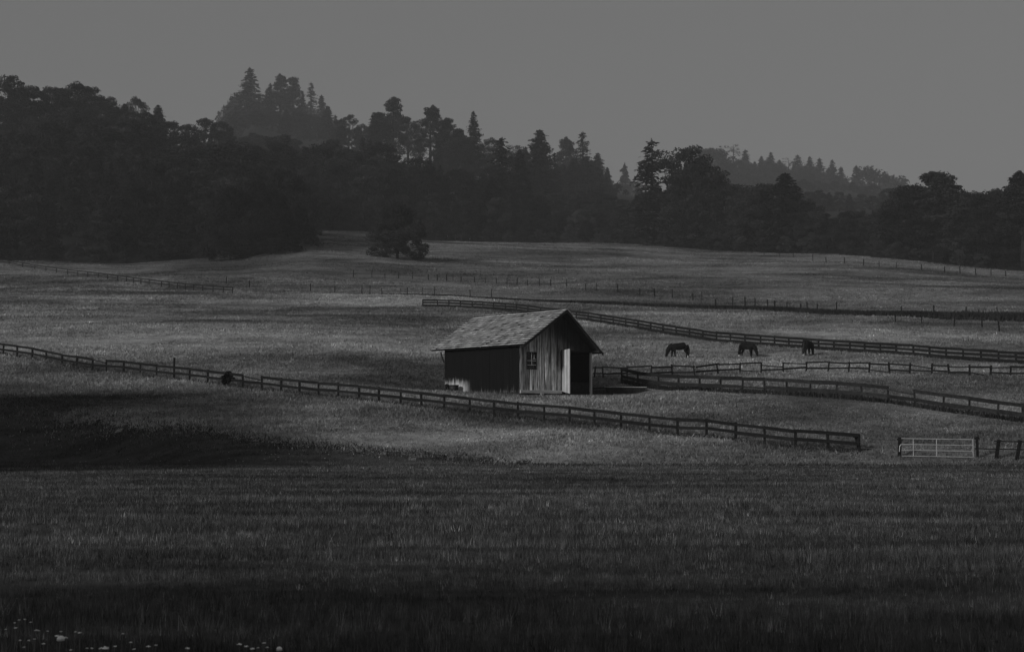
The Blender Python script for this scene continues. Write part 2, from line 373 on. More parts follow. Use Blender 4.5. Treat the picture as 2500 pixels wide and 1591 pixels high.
# ------------------------------------------------------------------ post and rail fences
def poly_y(tab, x):
    a = np.array(tab, float); return float(np.interp(x, a[:, 0], a[:, 1]))
def rail_fence(label, posts, base, rails, hgt, mat, cat='fence', jig=.03, tall=(), lean=0.0, skip=(), thick=.14, rth=.16, weeds=True):
    """posts: photo columns; base: (column,row) line of the foot; rails: heights above ground of each rail."""
    P = [ground_at(x, poly_y(base, x)) for x in posts]
    mid = P[len(P) // 2]
    root = empty('rail_fence', mid); tag(root, label, cat)
    for i, p in enumerate(P):
        q = p - mid; hh = hgt * random.uniform(.97, 1.05)
        if i in tall: hh = 2.0
        r = thick * random.uniform(.85, 1.15); mb = MB()
        top = q + Vector((random.uniform(-1, 1) * (jig + lean), random.uniform(-1, 1) * jig, hh))
        mb.bar(q - Vector((0, 0, .35)), top, r, r, Vector((0, 1, 0)), random.random())
        mb.build('post', mat, root)
    for j, rh in enumerate(rails):
        for i in range(len(P) - 1):
            thin = (j, i) in skip
            a, b = P[i] - mid, P[i + 1] - mid
            d = (b - a); d.z = 0; d.normalize(); off = Vector((d.y, -d.x, 0)) * (thick * .5 + .028)
            if off.y > 0: off = -off
            ja, jb = random.uniform(-jig, jig), random.uniform(-jig, jig)
            mb = MB(); 
            if thin: ja -= random.uniform(0, .12); jb -= random.uniform(.05, .3)
            mb.bar(a + off + Vector((0, 0, rh * hgt + ja)) - d * .02, b + off + Vector((0, 0, rh * hgt + jb)) + d * .015, .045, (.1 if thin else rth * random.uniform(.85, 1.1)), var=random.random())
            mb.build('rail', mat, root)
    return root, P

F1 = [-28, 8, 42, 79, 113, 151, 187, 226, 260, 302, 342, 382, 425, 463, 507, 553, 593, 639, 686, 731, 778, 826, 876, 925, 978, 1029, 1084, 1147, 1206, 1265, 1329, 1391, 1452, 1516, 1586, 1655, 1725, 1796, 1867, 1942, 2022, 2098]
B1 = [(-30, 859), (8, 866), (79, 877), (151, 893), (226, 905), (302, 911), (382, 922), (463, 930), (593, 947), (686, 957), (778, 968), (826, 971), (876, 976), (925, 982), (1029, 994), (1084, 1001), (1147, 1009), (1265, 1022), (1391, 1033), (1516, 1048), (1655, 1064), (1725, 1066), (1796, 1076), (1867, 1085), (1942, 1094), (2022, 1099), (2098, 1105)]
f1, P1 = rail_fence('long dark two-rail fence slanting below the shed to the metal gate', F1, B1, (.48, .93), 1.18, M['fence'], rth=.22, thick=.16, tall=(12,), skip=((1, 7), (1, 16)))
F2 = [1032, 1068, 1096, 1124, 1153, 1179, 1205, 1234, 1261, 1289, 1320, 1350, 1378, 1407, 1436, 1467, 1497, 1528, 1558, 1589, 1619, 1651, 1683, 1716, 1750, 1783, 1819, 1857, 1891, 1926, 1962, 1999, 2036, 2075, 2111, 2149, 2188, 2230, 2270, 2310, 2352, 2395, 2438, 2481, 2525]
T2 = [(1030, 732.5), (1096, 733.5), (1179, 736), (1261, 742), (1320, 747.5), (1383, 756), (1436, 762), (1497, 772), (1558, 782), (1619, 793), (1684, 803), (1750, 813), (1857, 822), (1999, 832), (2111, 839.5), (2230, 847), (2310, 855), (2395, 860.6), (2500, 867.7), (2540, 870)]
B2 = [(x, y + (16 if x < 1160 else 18 if x < 1300 else 21)) for x, y in T2]
f2, P2 = rail_fence('dark three-rail fence behind the grazing horses, running past the shed roof', F2, B2, (.22, .6, .97), 1.12, M['fence'], rth=.28, thick=.17)
F3 = [1519, 1558, 1608, 1658, 1707, 1759, 1812, 1868, 1922, 1978, 2042, 2105, 2169, 2234, 2303, 2366, 2436, 2497, 2560]
B3 = [(1519, 934), (1558, 943), (1608, 950), (1658, 953), (1759, 958), (1868, 961), (1978, 968), (2042, 972), (2105, 977), (2169, 984), (2234, 993), (2303, 1004), (2366, 1012), (2436, 1022), (2500, 1031), (2560, 1040)]
f3, P3 = rail_fence('two-rail fence with grey posts bending from the shed yard downhill', F3, B3, (.42, .93), 1.3, M['fence_grey'], skip=((0, 6), (1, 12)), rth=.3, lean=.05)
def base_pts(b): return [ground_at(x, y) for x, y in b]
XX = [fence_weeds(base_pts(B3), 9000, .15, .5), fence_weeds(base_pts(B2), 12000, .1, .35), fence_weeds(base_pts(B1), 9000, .1, .3)]
X, Y, hh_ = [np.concatenate(q) for q in zip(*XX)]
blades('fence_weeds', X, Y, hh_, rng.uniform(.05, .14, len(X)), M['weeds'], .4, (.7, 2.2), label='dark uncut weeds growing along the feet of the rail fences', cat='weeds')
F4 = [1450, 1473, 1531, 1589, 1642, 1697, 1754, 1806, 1858, 1912, 1967, 2020, 2071, 2121, 2173, 2220, 2274, 2319, 2368, 2417, 2466, 2530]
B4 = [(1450, 921), (1531, 921), (1589, 919), (1642, 917), (1697, 918), (1754, 913), (1806, 911), (1912, 910), (1967, 908), (2071, 909), (2173, 912), (2274, 914), (2368, 918), (2466, 920), (2530, 921)]
f4, P4 = rail_fence('crooked patched rail fence crossing behind the grey-post fence', F4, B4, (.35, .88), 1.02, M['fence'], jig=.09, skip=((1, 8), (1, 9), (1, 15), (1, 17), (0, 2), (0, 7), (0, 13), (0, 18), (1, 19)), lean=.1)
F5 = [-20, 22, 55, 85, 112, 138, 165, 190, 214, 240, 262, 287, 309, 326, 344, 364, 394, 413, 433, 452, 473, 495, 520, 545, 568]
B5 = [(-20, 640), (0, 643), (85, 658), (173, 671), (261, 682), (346, 694), (441, 706), (520, 713), (572, 717)]
f5, P5 = rail_fence('distant rail fence descending in front of the dense wood', F5, B5, (.5, .95), 1.25, M['fence'], thick=.16, rth=.2)

def wire_fence(label, posts, hgt, mat, r=.07, wires=2, spread=.15):
    P = [ground_at(x, y) for x, y in posts]; mid = P[len(P) // 2]
    root = empty('wire_fence', mid); tag(root, label, 'fence')
    for p in P:
        q = p - mid; mb = MB(); hh = hgt * random.uniform(1 - spread * 1.5, 1 + spread); rr = r * random.uniform(.75, 1.3)
        mb.tube([q - Vector((0, 0, .3)), q + Vector((random.uniform(-.1, .1), 0, hh))], [rr, rr * .9], 6, random.random()); mb.build('post', mat, root)
    mb = MB()
    for k in range(wires):
        for a, b in zip(P[:-1], P[1:]):
            z = hgt * (.45 + .4 * k); mb.tube([a - mid + Vector((0, 0, z)), (a + b) / 2 - mid + Vector((0, 0, z - .04)), b - mid + Vector((0, 0, z))], .006, 4)
    mb.build('wire', M['wire'], root)
    return root
def z2(l): return [(850 + x / 2.833, 200 + y / 2.833) for x, y in l]
def z3(l): return [(1650 + x / 2.833, 300 + y / 2.833) for x, y in l]
def z4(l): return [(x / 2.833, 600 + y / 2.833) for x, y in l]
wire_fence('row of thin wire-fence posts across the hillside above the shed', z2([(35, 1352), (165, 1352), (255, 1357), (348, 1360), (445, 1362), (555, 1368), (617, 1376), (680, 1378), (725, 1380), (780, 1383), (872, 1386), (950, 1390), (1025, 1394), (1097, 1398), (1167, 1404), (1240, 1410), (1325, 1413), (1400, 1416), (1510, 1418), (1645, 1440), (1720, 1444), (1865, 1455), (2018, 1472), (2120, 1482), (2243, 1492)]) + z3([(118, 1228), (180, 1232), (275, 1290), (392, 1262), (480, 1275), (548, 1278), (637, 1284), (685, 1288), (770, 1296), (865, 1303), (910, 1304), (978, 1312), (1110, 1315), (1560, 1322), (1785, 1325), (2005, 1330), (2225, 1336), (2500, 1345)]), 1.5, M['fence'], .1)
wire_fence('short sparse row of posts along the left start of the ditch', z4([(1565, 262), (1725, 290), (2148, 318), (2314, 325)]) + z2([(95, 1468), (150, 1470), (235, 1471), (408, 1473), (510, 1476), (598, 1482), (845, 1487), (990, 1493)]), 1.5, M['fence'], .09)
wire_fence('sparse posts below the dark ditch strip on the open slope', z3([(1518, 1378), (1700, 1384), (1925, 1404), (2118, 1410), (2238, 1442), (2450, 1450)]), 1.3, M['fence'], .08)
wire_fence('far line of posts following the brow of the hill below the wood', z3([(358, 888), (436, 890), (527, 902), (610, 914), (717, 922), (812, 928), (948, 956), (1040, 963), (1168, 972), (1298, 986), (1407, 994), (1525, 1005), (1700, 1020), (1858, 1033), (1966, 1044), (2075, 1053), (2180, 1061), (2282, 1062), (2450, 1080)]), 1.9, M['fence'], .12)
wire_fence('four pale posts beside the lone tree at the wood edge', z2([(605, 1084), (688, 1085), (740, 1086), (792, 1090), (842, 1090)]), 2.6, M['pale_timber'], .13)

# the metal gate and what hangs round it
def fp(zx, zy): return 1650 + zx / 2.833, 640 + zy / 2.833
ga = ground_at(*fp(1562, 1352)); gb = ground_at(*fp(2060, 1362))
gate = empty('metal_gate', ga); tag(gate, 'pale galvanised tube field gate closing the front fence', 'gate')
gv = gb - ga; gd = Vector((gv.x, gv.y, 0)); GL = gd.length; gd.normalize()
def gp(t_, z_): return gd * (t_ * GL) + Vector((0, 0, .08 + z_ + gv.z * t_))
for z_ in (.04, .40, .76, 1.12):
    mb = MB()
    if abs(z_ - .76) < .01: mb.tube([gp(-.03, .30), gp(-.025, .62), gp(-.01, .74), gp(.02, .76), gp(1, .76)], .026, 8)
    else: mb.tube([gp(.0, z_), gp(1, z_)], .026, 8)
    mb.build('gate_rail', M['galv'], gate)
for t_ in (.165, .49, .995):
    mb = MB(); mb.tube([gp(t_, .04), gp(t_, 1.13)], .022, 8); mb.build('upright', M['galv'], gate)
for lab, zx, zy, hh, dx, th in (('leaning end post of the long front fence', 1280, 1312, 1.05, -.3, .2), ('dark hinge post holding the metal gate', 1546, 1345, 1.2, .05, .18), ('dark latch post at the far end of the metal gate', 2088, 1352, 1.3, -.02, .13)):
    p = ground_at(*fp(zx, zy)); mb = MB(); mb.bar((0, 0, -.3), (dx, 0, hh), th, th, Vector((0, 1, 0))); mb.bar((dx - .16, 0, hh - .12), (dx + .16, 0.02, hh - .10), th * .6, .1)
    o = mb.build('gate_post', M['fence']); o.location = p; tag(o, lab, 'post')
pe = [ground_at(*fp(2210, 1362)), ground_at(*fp(2350, 1364))]
lf = empty('leaning_fence', pe[0]); tag(lf, 'two leaning posts with a thin rail beside the metal gate', 'fence')
for p, dx in zip(pe, (.25, .33)):
    mb = MB(); q = p - pe[0]; mb.bar(q - Vector((0, 0, .3)), q + Vector((dx, 0, 1.2)), .19, .17, Vector((0, 1, 0))); mb.build('post', M['fence'], lf)
for z_, x0, x1 in ((1.1, -.1, 1.75), (.62, -1.3, 2.3)):
    mb = MB(); mb.bar((x0, -.13, z_ - x0 * .02), (x1, -.13, z_ - x1 * .02), .04, .07); mb.build('rail', M['fence'], lf)
a = ground_at(*fp(1275, 1318)); b = ground_at(*fp(1550, 1340)); wf = empty('wire_strands', a); tag(wf, 'thin wire strands closing the gap beside the metal gate', 'wire')
for z_ in (.35, .6, .85, 1.05):
    mb = MB(); d = b - a; mb.tube([Vector((0, 0, z_)), d / 2 + Vector((0, 0, z_ - .04)), d + Vector((0, 0, z_))], .012, 5); mb.build('strand', M['wire'], wf)

# ------------------------------------------------------------------ the shed
shed = empty('hay_shed', (BC.x, BC.y, BZ), TH); tag(shed, 'old weathered wooden hay shed with shingle roof and open door', 'shed')
W_, L_, HW = 7.87, 10.8, 4.35
RX, RZ = 4.2, 7.24; EL, ER, EZL, EZR = -.5, 8.27, 4.11, 3.65; Y0, Y1 = -1.1, 12.25
def roof_z(x): return EZL + (RZ - EZL) * (x - EL) / (RX - EL) if x < RX else RZ + (EZR - RZ) * (x - RX) / (ER - RX)
def boards(mb, x0, x1, z0, wmin=.17, wmax=.28, y=0.0, holes=(), top=None, th=.03):
    x = x0
    while x < x1 - .02:
        bw_ = min(random.uniform(wmin, wmax), x1 - x)
        a, b = x + .004, x + bw_ - .004; dy = random.uniform(-.012, .012); var = random.random()
        segs = [(z0 + random.uniform(-.05, .03), None)]
        for hx0, hx1, hz0, hz1 in holes:
            if b > hx0 and a < hx1:
                ns = []
                for s0, s1 in segs:
                    ns.append((s0, hz0)) if hz0 > s0 + .05 else None
                    ns.append((hz1, s1))
                segs = ns
        for s0, s1 in segs:
            ta = (top(a) if s1 is None else s1); tb_ = (top(b) if s1 is None else s1)
            mb.hexa([(a, y + dy, s0), (b, y + dy, s0), (b, y + dy + th, s0), (a, y + dy + th, s0), (a, y + dy, ta), (b, y + dy, tb_), (b, y + dy + th, tb_), (a, y + dy + th, ta)], var)
        x += bw_
WIN = (.74, 1.72, 2.22, 3.56); DOOR = (4.52, 7.72, -1, 3.73)
mb = MB(); boards(mb, 0, W_, .42, holes=(WIN, DOOR), top=lambda x: roof_z(x) - .14); mb.build('gable_wall', M['gable'], shed)
mb = MB(); boards(mb, 0, W_, .1, y=L_ - .05, top=lambda x: roof_z(x) - .14); mb.build('rear_wall', M['dark_timber'], shed)
def side(x, mat, name, top):
    mb = MB(); y = .0
    while y < L_ - .02:
        bw_ = min(random.uniform(.18, .3), L_ - y); d = random.uniform(-.012, .012)
        mb.box(x - .03 + d, x + d, y + .003, y + bw_ - .003, .22 + random.uniform(-.06, .06), top, random.random()); y += bw_
    return mb.build(name, mat, shed)
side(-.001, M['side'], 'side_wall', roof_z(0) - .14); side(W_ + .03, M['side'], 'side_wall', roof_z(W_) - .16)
mb = MB(); mb.box(.05, W_ - .05, .05, L_ - .1, .25, .33); mb.build('floor_deck', M['inside'], shed)
mb = MB(); mb.box(.04, .1, .06, L_ - .1, .34, 4.2); mb.box(W_ - .1, W_ - .04, .06, L_ - .1, .34, 3.6); mb.box(.1, W_ - .1, 5.5, 5.6, .34, 4.2); mb.box(.1, 4.4, .06, .12, .34, 2.15); mb.build('lining', M['inside'], shed)
mb = MB(); mb.box(DOOR[0] + .02, DOOR[1] - .02, .1, .16, .1, 1.15, .3); mb.build('threshold_board', M['fence_grey'], shed)
mb = MB(); mb.box(-.02, 4.45, -.10, .06, .17, .43, .6); mb.build('sill_beam', wood('bleached_sill', .35, .6, (1, 9, 9)), shed)
mb = MB(); mb.box(-.06, .0, 0.1, L_, -.3, .24, .2); mb.build('side_sill', M['dark_timber'], shed)
mb = MB(); mb.box(-.04, .11, -.036, -.014, .4, roof_z(0) - .16, .6); mb.build('corner_board', M['gable'], shed)
mb = MB(); mb.box(7.73, 7.9, -.06, .12, -.1, 3.7, .6); mb.build('door_post', M['pale_timber'], shed)
mb = MB(); mb.box(4.4, 7.72, -.05, .05, 3.73, 3.88, .2); mb.build('door_lintel', M['dark_timber'], shed)
# stones under the sill
mb = MB(); mb.box(2.1, 2.42, -.2, .1, -.3, .17); mb.build('footing_stone', M['stone'], shed)
mb = MB(); mb.box(.1, .5, -.02, .3, -.3, .17); mb.build('footing_stone', M['dark_timber'], shed)
# window
win = MB(); x0, x1, z0, z1 = WIN
for a in ((x0, x1, z0 - .06, z0), (x0, x1, z1, z1 + .05), (x0 - .06, x0, z0 - .06, z1 + .05), (x1, x1 + .06, z0 - .06, z1 + .05)): win.box(a[0], a[1], -.03, .03, a[2], a[3], .3)
wn = win.build('window', M['dark_timber'], shed)
mb = MB()
for z_ in (2.5, 2.86): mb.box(x0, x1, .0, .03, z_, z_ + .035, .8)
for x_, a, b in ((1.22, 2.9, z1), (1.24, 2.5, 2.86), (1.5, 3.05, 3.4)): mb.box(x_, x_ + .03, .001, .028, a, b, .6)
mb.box(1.35, x1, .002, .026, 3.02, 3.05, .6)
mb.build('muntin', M['pale_timber'], wn)
mb = MB(); mb.box(x0, x1, .12, .13, z0, z1); mb.build('pane', M['glass'], wn)
# open door leaf
lf_d = Vector((math.cos(R(117)), -math.sin(R(117)), 0)); nrm = Vector((lf_d.y, -lf_d.x, 0)); hx = Vector((DOOR[0], -.06, 0)); mb = MB(); LW = 2.85; nb = 9
for i in range(nb):
    a, b = i * LW / nb + .004, (i + 1) * LW / nb - .004
    def bz(s): return .36 - .24 * (s / LW)
    t0 = 3.83; p, q = hx + lf_d * a, hx + lf_d * b; th = nrm * .04
    mb.hexa([p + Vector((0, 0, bz(a))), q + Vector((0, 0, bz(b))), q + th + Vector((0, 0, bz(b))), p + th + Vector((0, 0, bz(a))), p + Vector((0, 0, t0)), q + Vector((0, 0, t0)), q + th + Vector((0, 0, t0)), p + th + Vector((0, 0, t0))], random.random())
dl = mb.build('door', M['door'], shed)
# roof: shingle courses over a deck, rake boards, fascia and a brace
deck = MB(); n_x = Vector((-(RZ - EZL), 0, RX - EL)).normalized()
deck.hexa([(EL + .05, Y0 + .03, EZL - .05), (RX, Y0 + .03, RZ - .08), (RX, Y1 - .03, RZ - .08), (EL + .05, Y1 - .03, EZL - .05), (EL + .05, Y0 + .03, EZL - .01), (RX, Y0 + .03, RZ - .03), (RX, Y1 - .03, RZ - .03), (EL + .05, Y1 - .03, EZL - .01)])
deck.hexa([(RX + .002, Y0 + .03, RZ - .08), (ER - .05, Y0 + .03, EZR - .04), (ER - .05, Y1 - .03, EZR - .04), (RX + .002, Y1 - .03, RZ - .08), (RX + .002, Y0 + .03, RZ - .03), (ER - .05, Y0 + .03, EZR), (ER - .05, Y1 - .03, EZR), (RX + .002, Y1 - .03, RZ - .03)])
roof = deck.build('roof', M['dark_timber'], shed)
sh = MB(); ends = MB()
def courses(a, b, n, wmin, wmax, sag=0.0):
    a, b = Vector(a), Vector(b); d = (b - a); Ls = d.length; d.normalize(); nm = Vector((-d.z, 0, d.x)); nm = nm if nm.z > 0 else -nm
    st = Ls / n
    for r in range(n):
        y = Y0 + random.uniform(-.03, .0)
        rowvar = random.uniform(-.1, .1)
        while y < Y1:
            w_ = min(random.uniform(wmin, wmax), Y1 + .03 - y)
            s0 = r * st - random.uniform(.0, .03) - (.02 if r else .0) - (random.random() < .05) * .05; s1 = min((r + 1) * st + .12, Ls + .02)
            lift = random.uniform(.105, .125) + (random.random() < .04) * .05
            p0, p1 = a + d * s0 + nm * lift, a + d * s1 + nm * .012
            q0, q1 = p0 - nm * .085, p1 - nm * .01
            yy0, yy1 = Vector((0, y + .004, 0)), Vector((0, y + w_ - .004, 0))
            e0 = p0 - d * .012; e1 = q0 - d * .012 - nm * .012
            ends.hexa([e1 + yy0, e1 + yy1, q0 - nm * .012 + yy1, q0 - nm * .012 + yy0, e0 + yy0, e0 + yy1, p0 - nm * .002 + yy1, p0 - nm * .002 + yy0], .2)
            sh.hexa([q0 + yy0, q1 + yy0, q1 + yy1, q0 + yy1, p0 + yy0, p1 + yy0, p1 + yy1, p0 + yy1], min(1, max(0, random.gauss(.5, .2) + rowvar)))
            y += w_
courses((EL, 0, EZL), (RX, 0, RZ), 15, .16, .42); courses((ER, 0, EZR), (RX, 0, RZ), 14, .3, .6)
sh.build('shingles', M['shingle'], roof); ends.build('shingle_ends', M['inside'], roof)
mb = MB()
for (xa, za), (xb, zb) in (((EL, EZL), (RX, RZ)), ((RX, RZ), (ER, EZR))):
    mb.hexa([(xa, Y0 - .01, za - .24), (xb, Y0 - .01, zb - .24), (xb, Y0 + .025, zb - .24), (xa, Y0 + .025, za - .24), (xa, Y0 - .01, za + .0), (xb, Y0 - .01, zb + .0), (xb, Y0 + .025, zb + .0), (xa, Y0 + .025, za + .0)], .3)
mb.build('bargeboard', M['dark_timber'], roof)
for y_ in (L_ + .1, L_ + 1.1):
    mb = MB(); mb.bar((-.02, y_, 3.0), (EL + .12, y_, EZL - .16), .09, .09); mb.build('eave_brace', M['dark_timber'], shed) if y_ < 11 else None
mb = MB()
for x_ in (.02, RX, W_):
    mb.box(x_ - .07, x_ + .07, Y0 + .06, 0, roof_z(x_) - .3, roof_z(x_) - .1); mb.box(x_ - .07, x_ + .07, L_, Y1 - .06, roof_z(x_) - .3, roof_z(x_) - .1)
mb.build('purlin', M['dark_timber'], shed)
def onshed(x, y):  # shed coordinates to world ground point
    v = Vector((BC.x + x * math.cos(TH) - y * math.sin(TH), BC.y + x * math.sin(TH) + y * math.cos(TH), 0)); v.z = tzf(v.x, v.y); return v
# things lying about the shed
def lathe(mb, prof, n=16, sx=1, sy=1):
    b = len(mb.v)
    for r, z in prof:
        for k in range(n): t_ = 2 * math.pi * k / n; mb.v.append((r * math.cos(t_) * sx, r * math.sin(t_) * sy, z)); mb.a.append(.5)
    for i in range(len(prof) - 1):
        for k in range(n): mb.f.append((b + i * n + k, b + i * n + (k + 1) % n, b + (i + 1) * n + (k + 1) % n, b + (i + 1) * n + k))
tub = empty('feed_tub', onshed(-.75, 8.35)); tag(tub, 'dark round feed tub standing before the bleached patch of wall', 'tub')
mb = MB(); lathe(mb, [(.0, .01), (.36, .01), (.42, .62), (.38, .62), (.33, .1), (0, .1)]); mb.build('body', M['tub'], tub, True)
mb = MB(); lathe(mb, [(.42, .59), (.455, .6), (.455, .66), (.42, .67), (.385, .64)]); mb.build('rim', M['tub'], tub, True)
tb2 = empty('old_tyre', onshed(-.7, 9.4)); tag(tb2, 'old dark tyre propped against the side wall of the shed', 'tyre')
mb = MB(); lathe(mb, [(.22, -.09), (.36, -.11), (.4, -.05), (.4, .05), (.36, .11), (.22, .09), (.2, 0), (.22, -.09)], 22); o = mb.build('tread', M['tub'], tb2, True); o.rotation_euler = (R(72), 0, R(50)); o.location = (0, 0, .37)
mb = MB(); lathe(mb, [(.205, -.07), (.14, -.03), (.05, -.03), (.05, .03), (.14, .03), (.205, .07)], 18); o = mb.build('rim', M['fence_grey'], tb2, True); o.rotation_euler = (R(72), 0, R(50)); o.location = (0, 0, .37)
mb = MB(); mb.box(-.55, .6, -.2, .2, 0, .09); mb.box(-.5, .55, -.18, .16, .093, .2, .7); o = mb.build('board_stack', M['pale_timber']); o.location = onshed(-.7, 10.6); o.rotation_euler = (0, 0, TH + R(80)); tag(o, 'small stack of pale boards by the far shed corner', 'boards')
p = ground_at(1527, 962); tr = empty('water_trough', p, R(12)); tag(tr, 'long dark water trough with pale rim beside the shed door', 'trough')
mb = MB(); mb.hexa([(-1.6, -.32, .05), (1.6, -.32, .05), (1.6, .32, .05), (-1.6, .32, .05), (-1.75, -.42, .58), (1.75, -.42, .58), (1.75, .42, .58), (-1.75, .42, .58)]); mb.build('basin', M['dark_timber'], tr)
mb = MB()
for a, b in (((-1.8, -.45, .6), (1.8, -.45, .6)), ((-1.8, .45, .6), (1.8, .45, .6)), ((-1.78, -.42, .6), (-1.78, .42, .6)), ((1.78, -.42, .6), (1.78, .42, .6))): mb.bar(a, b, .07, .05)
mb.build('rim', M['pale_timber'], tr)
for x_ in (-1.3, 1.3):
    mb = MB(); mb.box(x_ - .08, x_ + .08, -.3, .3, -.15, .05); mb.build('leg', M['dark_timber'], tr)
p = ground_at(1464, 963); lg = empty('timber_pile', p, R(20)); tag(lg, 'heap of dark old beams between shed wall and trough', 'timber')
for i in range(6):
    mb = MB(); z_ = .1 + .2 * (i // 2); mb.bar((-.9 + random.uniform(-.2, .1), -.25 + .45 * (i % 2) + random.uniform(-.1, .1), z_), (.95 + random.uniform(-.1, .3), -.25 + .45 * (i % 2) + random.uniform(-.2, .2), z_ + random.uniform(-.02, .14)), .22, .17, var=random.random()); mb.build('beam', M['dark_timber'] if i != 3 else M['fence_grey'], lg)
p = ground_at(1450, 965)
mb = MB(); mb.bar((-.3, 0, .06), (2.2, -.1, .08), .18, .05); o = mb.build('plank', M['pale_timber']); o.location = p; tag(o, 'single pale plank lying on the ground at the shed corner', 'plank')

# ------------------------------------------------------------------ horses
def skin(name, chains, mat, parent=None, sub=2):
    bm = bmesh.new(); lay = bm.verts.layers.skin.verify(); seen = {}
    for ch in chains:
        prev = None
        for (x, y, z, r) in ch:
            key = (round(x, 3), round(y, 3), round(z, 3)); v = seen.get(key)
            if v is None:
                v = bm.verts.new((x, y, z)); v[lay].radius = (r, r) if not isinstance(r, tuple) else r; seen[key] = v
                if len(seen) == 1: v[lay].use_root = True
            if prev is not None and prev is not v and bm.edges.get((prev, v)) is None: bm.edges.new((prev, v))
            prev = v
    me = bpy.data.meshes.new(name); bm.to_mesh(me); bm.free()
    o = bpy.data.objects.new(name, me); C.objects.link(o)
    o.modifiers.new('s', 'SKIN').use_smooth_shade = True
    s = o.modifiers.new('u', 'SUBSURF'); s.levels = s.render_levels = sub
    dg = bpy.context.evaluated_depsgraph_get(); m2 = bpy.data.meshes.new_from_object(o.evaluated_get(dg)); 
    C.objects.unlink(o); bpy.data.objects.remove(o)
    m2.name = name; m2.materials.clear()
    return link_mesh(name, m2, mat, parent, True)
def horse(px, py, yaw, label, s=1.0, neck_yaw=0.0, socks=(), step=0.0):
    p = ground_at(px, py); p.z -= .09; root = empty('horse', p, yaw, s); tag(root, label, 'horse', 'horses grazing in the paddock')
    cn, sn = math.cos(neck_yaw), math.sin(neck_yaw)
    def nk(x, z, r): d = x - .62; return (.62 + d * cn, d * sn, z, r)
    spine = [(-.80, 0, 1.20, (.28, .31)), (-.55, 0, 1.22, (.33, .36)), (-.2, 0, 1.15, (.33, .38)), (.15, 0, 1.12, (.33, .38)), (.45, 0, 1.16, (.29, .38)), nk(.74, 1.1, (.23, .3)), nk(.94, .88, (.18, .24)), nk(1.05, .66, (.15, .18)), nk(1.11, .5, (.135, .16)), nk(1.16, .32, (.11, .13)), nk(1.2, .1, (.085, .09))]
    ch = [spine]
    for sgn in (1, -1):
        o = sgn * step
        ch.append([spine[0], (-.74, sgn * .15, 1.0, .2), (-.62 + o, sgn * .17, .82, .17), (-.86 + o, sgn * .16, .53, .095), (-.83 + o, sgn * .16, .16, .07), (-.78 + o, sgn * .16, .03, .085)])
        ch.append([spine[4], (.5, sgn * .14, .92, .15), (.48 - o, sgn * .16, .74, .13), (.50 - 1.2 * o, sgn * .15, .44, .085), (.49 - 1.6 * o, sgn * .15, .14, .068), (.54 - 1.6 * o, sgn * .15, .03, .082)])
        ch.append([spine[8], (spine[8][0] - .05 * cn, spine[8][1] + sgn * .055, .60, .03), (spine[8][0] - .1 * cn, spine[8][1] + sgn * .07, .7, .015)])
    body = skin('body', ch, M['coat'], root)
    tail = skin('tail', [[(-.82, 0, 1.34, .07), (-.90, 0, 1.12, .12), (-.93, 0, .8, .14), (-.93, .02, .45, .12), (-.92, .02, .24, .05)]], M['mane'], root)
    mb = [nk(.55, 1.47, .03), nk(.80, 1.34, .06), nk(1.03, 1.08, .08), nk(1.16, .82, .07), nk(1.2, .64, .04)]
    skin('mane', [[(x, y, z, (.05, r)) for x, y, z, r in mb]], M['mane'], root)
    for (fx, sg) in socks:
        o = sg * step; x = (-.82 + o) if fx < 0 else (.505 - 1.55 * o)
        skin('sock', [[(x, sg * .155, .34, .088), (x + .005, sg * .158, .14, .085), (x + .05, sg * .158, .035, .092)]], M['sock'], root)
    return root
horse(1657, 873, R(180), 'dark horse grazing side-on with its head down, nearest the shed', 1.12, 0, ((-1, -1),), .10)
horse(1824, 871, R(-50), 'dark horse grazing half turned towards us between the other two', 1.12, .25, ((-1, -1),), .07)
horse(1974, 868, R(52), 'dark horse seen from behind with one white sock, by the rail fence', 1.16, .2, ((-1, 1),), .06)

# ------------------------------------------------------------------ trees
def leaf_mesh(name, P, S, var, stretch=None):
    """P centres, S sizes: one randomly turned quad each."""
    n = len(P); a = rng.normal(size=(n, 3)); a /= np.linalg.norm(a, axis=1)[:, None]; b = rng.normal(size=(n, 3)); b -= (b * a).sum(1)[:, None] * a; b /= np.linalg.norm(b, axis=1)[:, None]
    if stretch is not None: a = stretch / np.maximum(np.linalg.norm(stretch, axis=1)[:, None], 1e-6); b = np.cross(a, rng.normal(size=(n, 3))); b /= np.linalg.norm(b, axis=1)[:, None]
    s1 = S[:, None] * (1.5 if stretch is not None else 1); s2 = S[:, None] * rng.uniform(.45, .8, n)[:, None]
    v = np.stack([P - a * s1 * .5, P + b * s2 * .5, P + a * s1 * .5, P - b * s2 * .5], 1)
    me = bpy.data.meshes.new(name); me.vertices.add(4 * n); me.vertices.foreach_set('co', v.ravel())
    me.loops.add(4 * n); me.loops.foreach_set('vertex_index', np.arange(4 * n, dtype=np.int32))
    me.polygons.add(n); me.polygons.foreach_set('loop_start', (np.arange(n) * 4).astype(np.int32)); me.update(calc_edges=True)
    at = me.attributes.new('var', 'FLOAT', 'POINT'); at.data.foreach_set('value', np.repeat(var, 4).astype(np.float32))
    return me
def blob(c, r, n, shell=.55):
    d = rng.normal(size=(n, 3)); d /= np.linalg.norm(d, axis=1)[:, None]; rr = rng.uniform(shell, 1, n) ** .6
    return c + d * np.asarray(r) * rr[:, None]
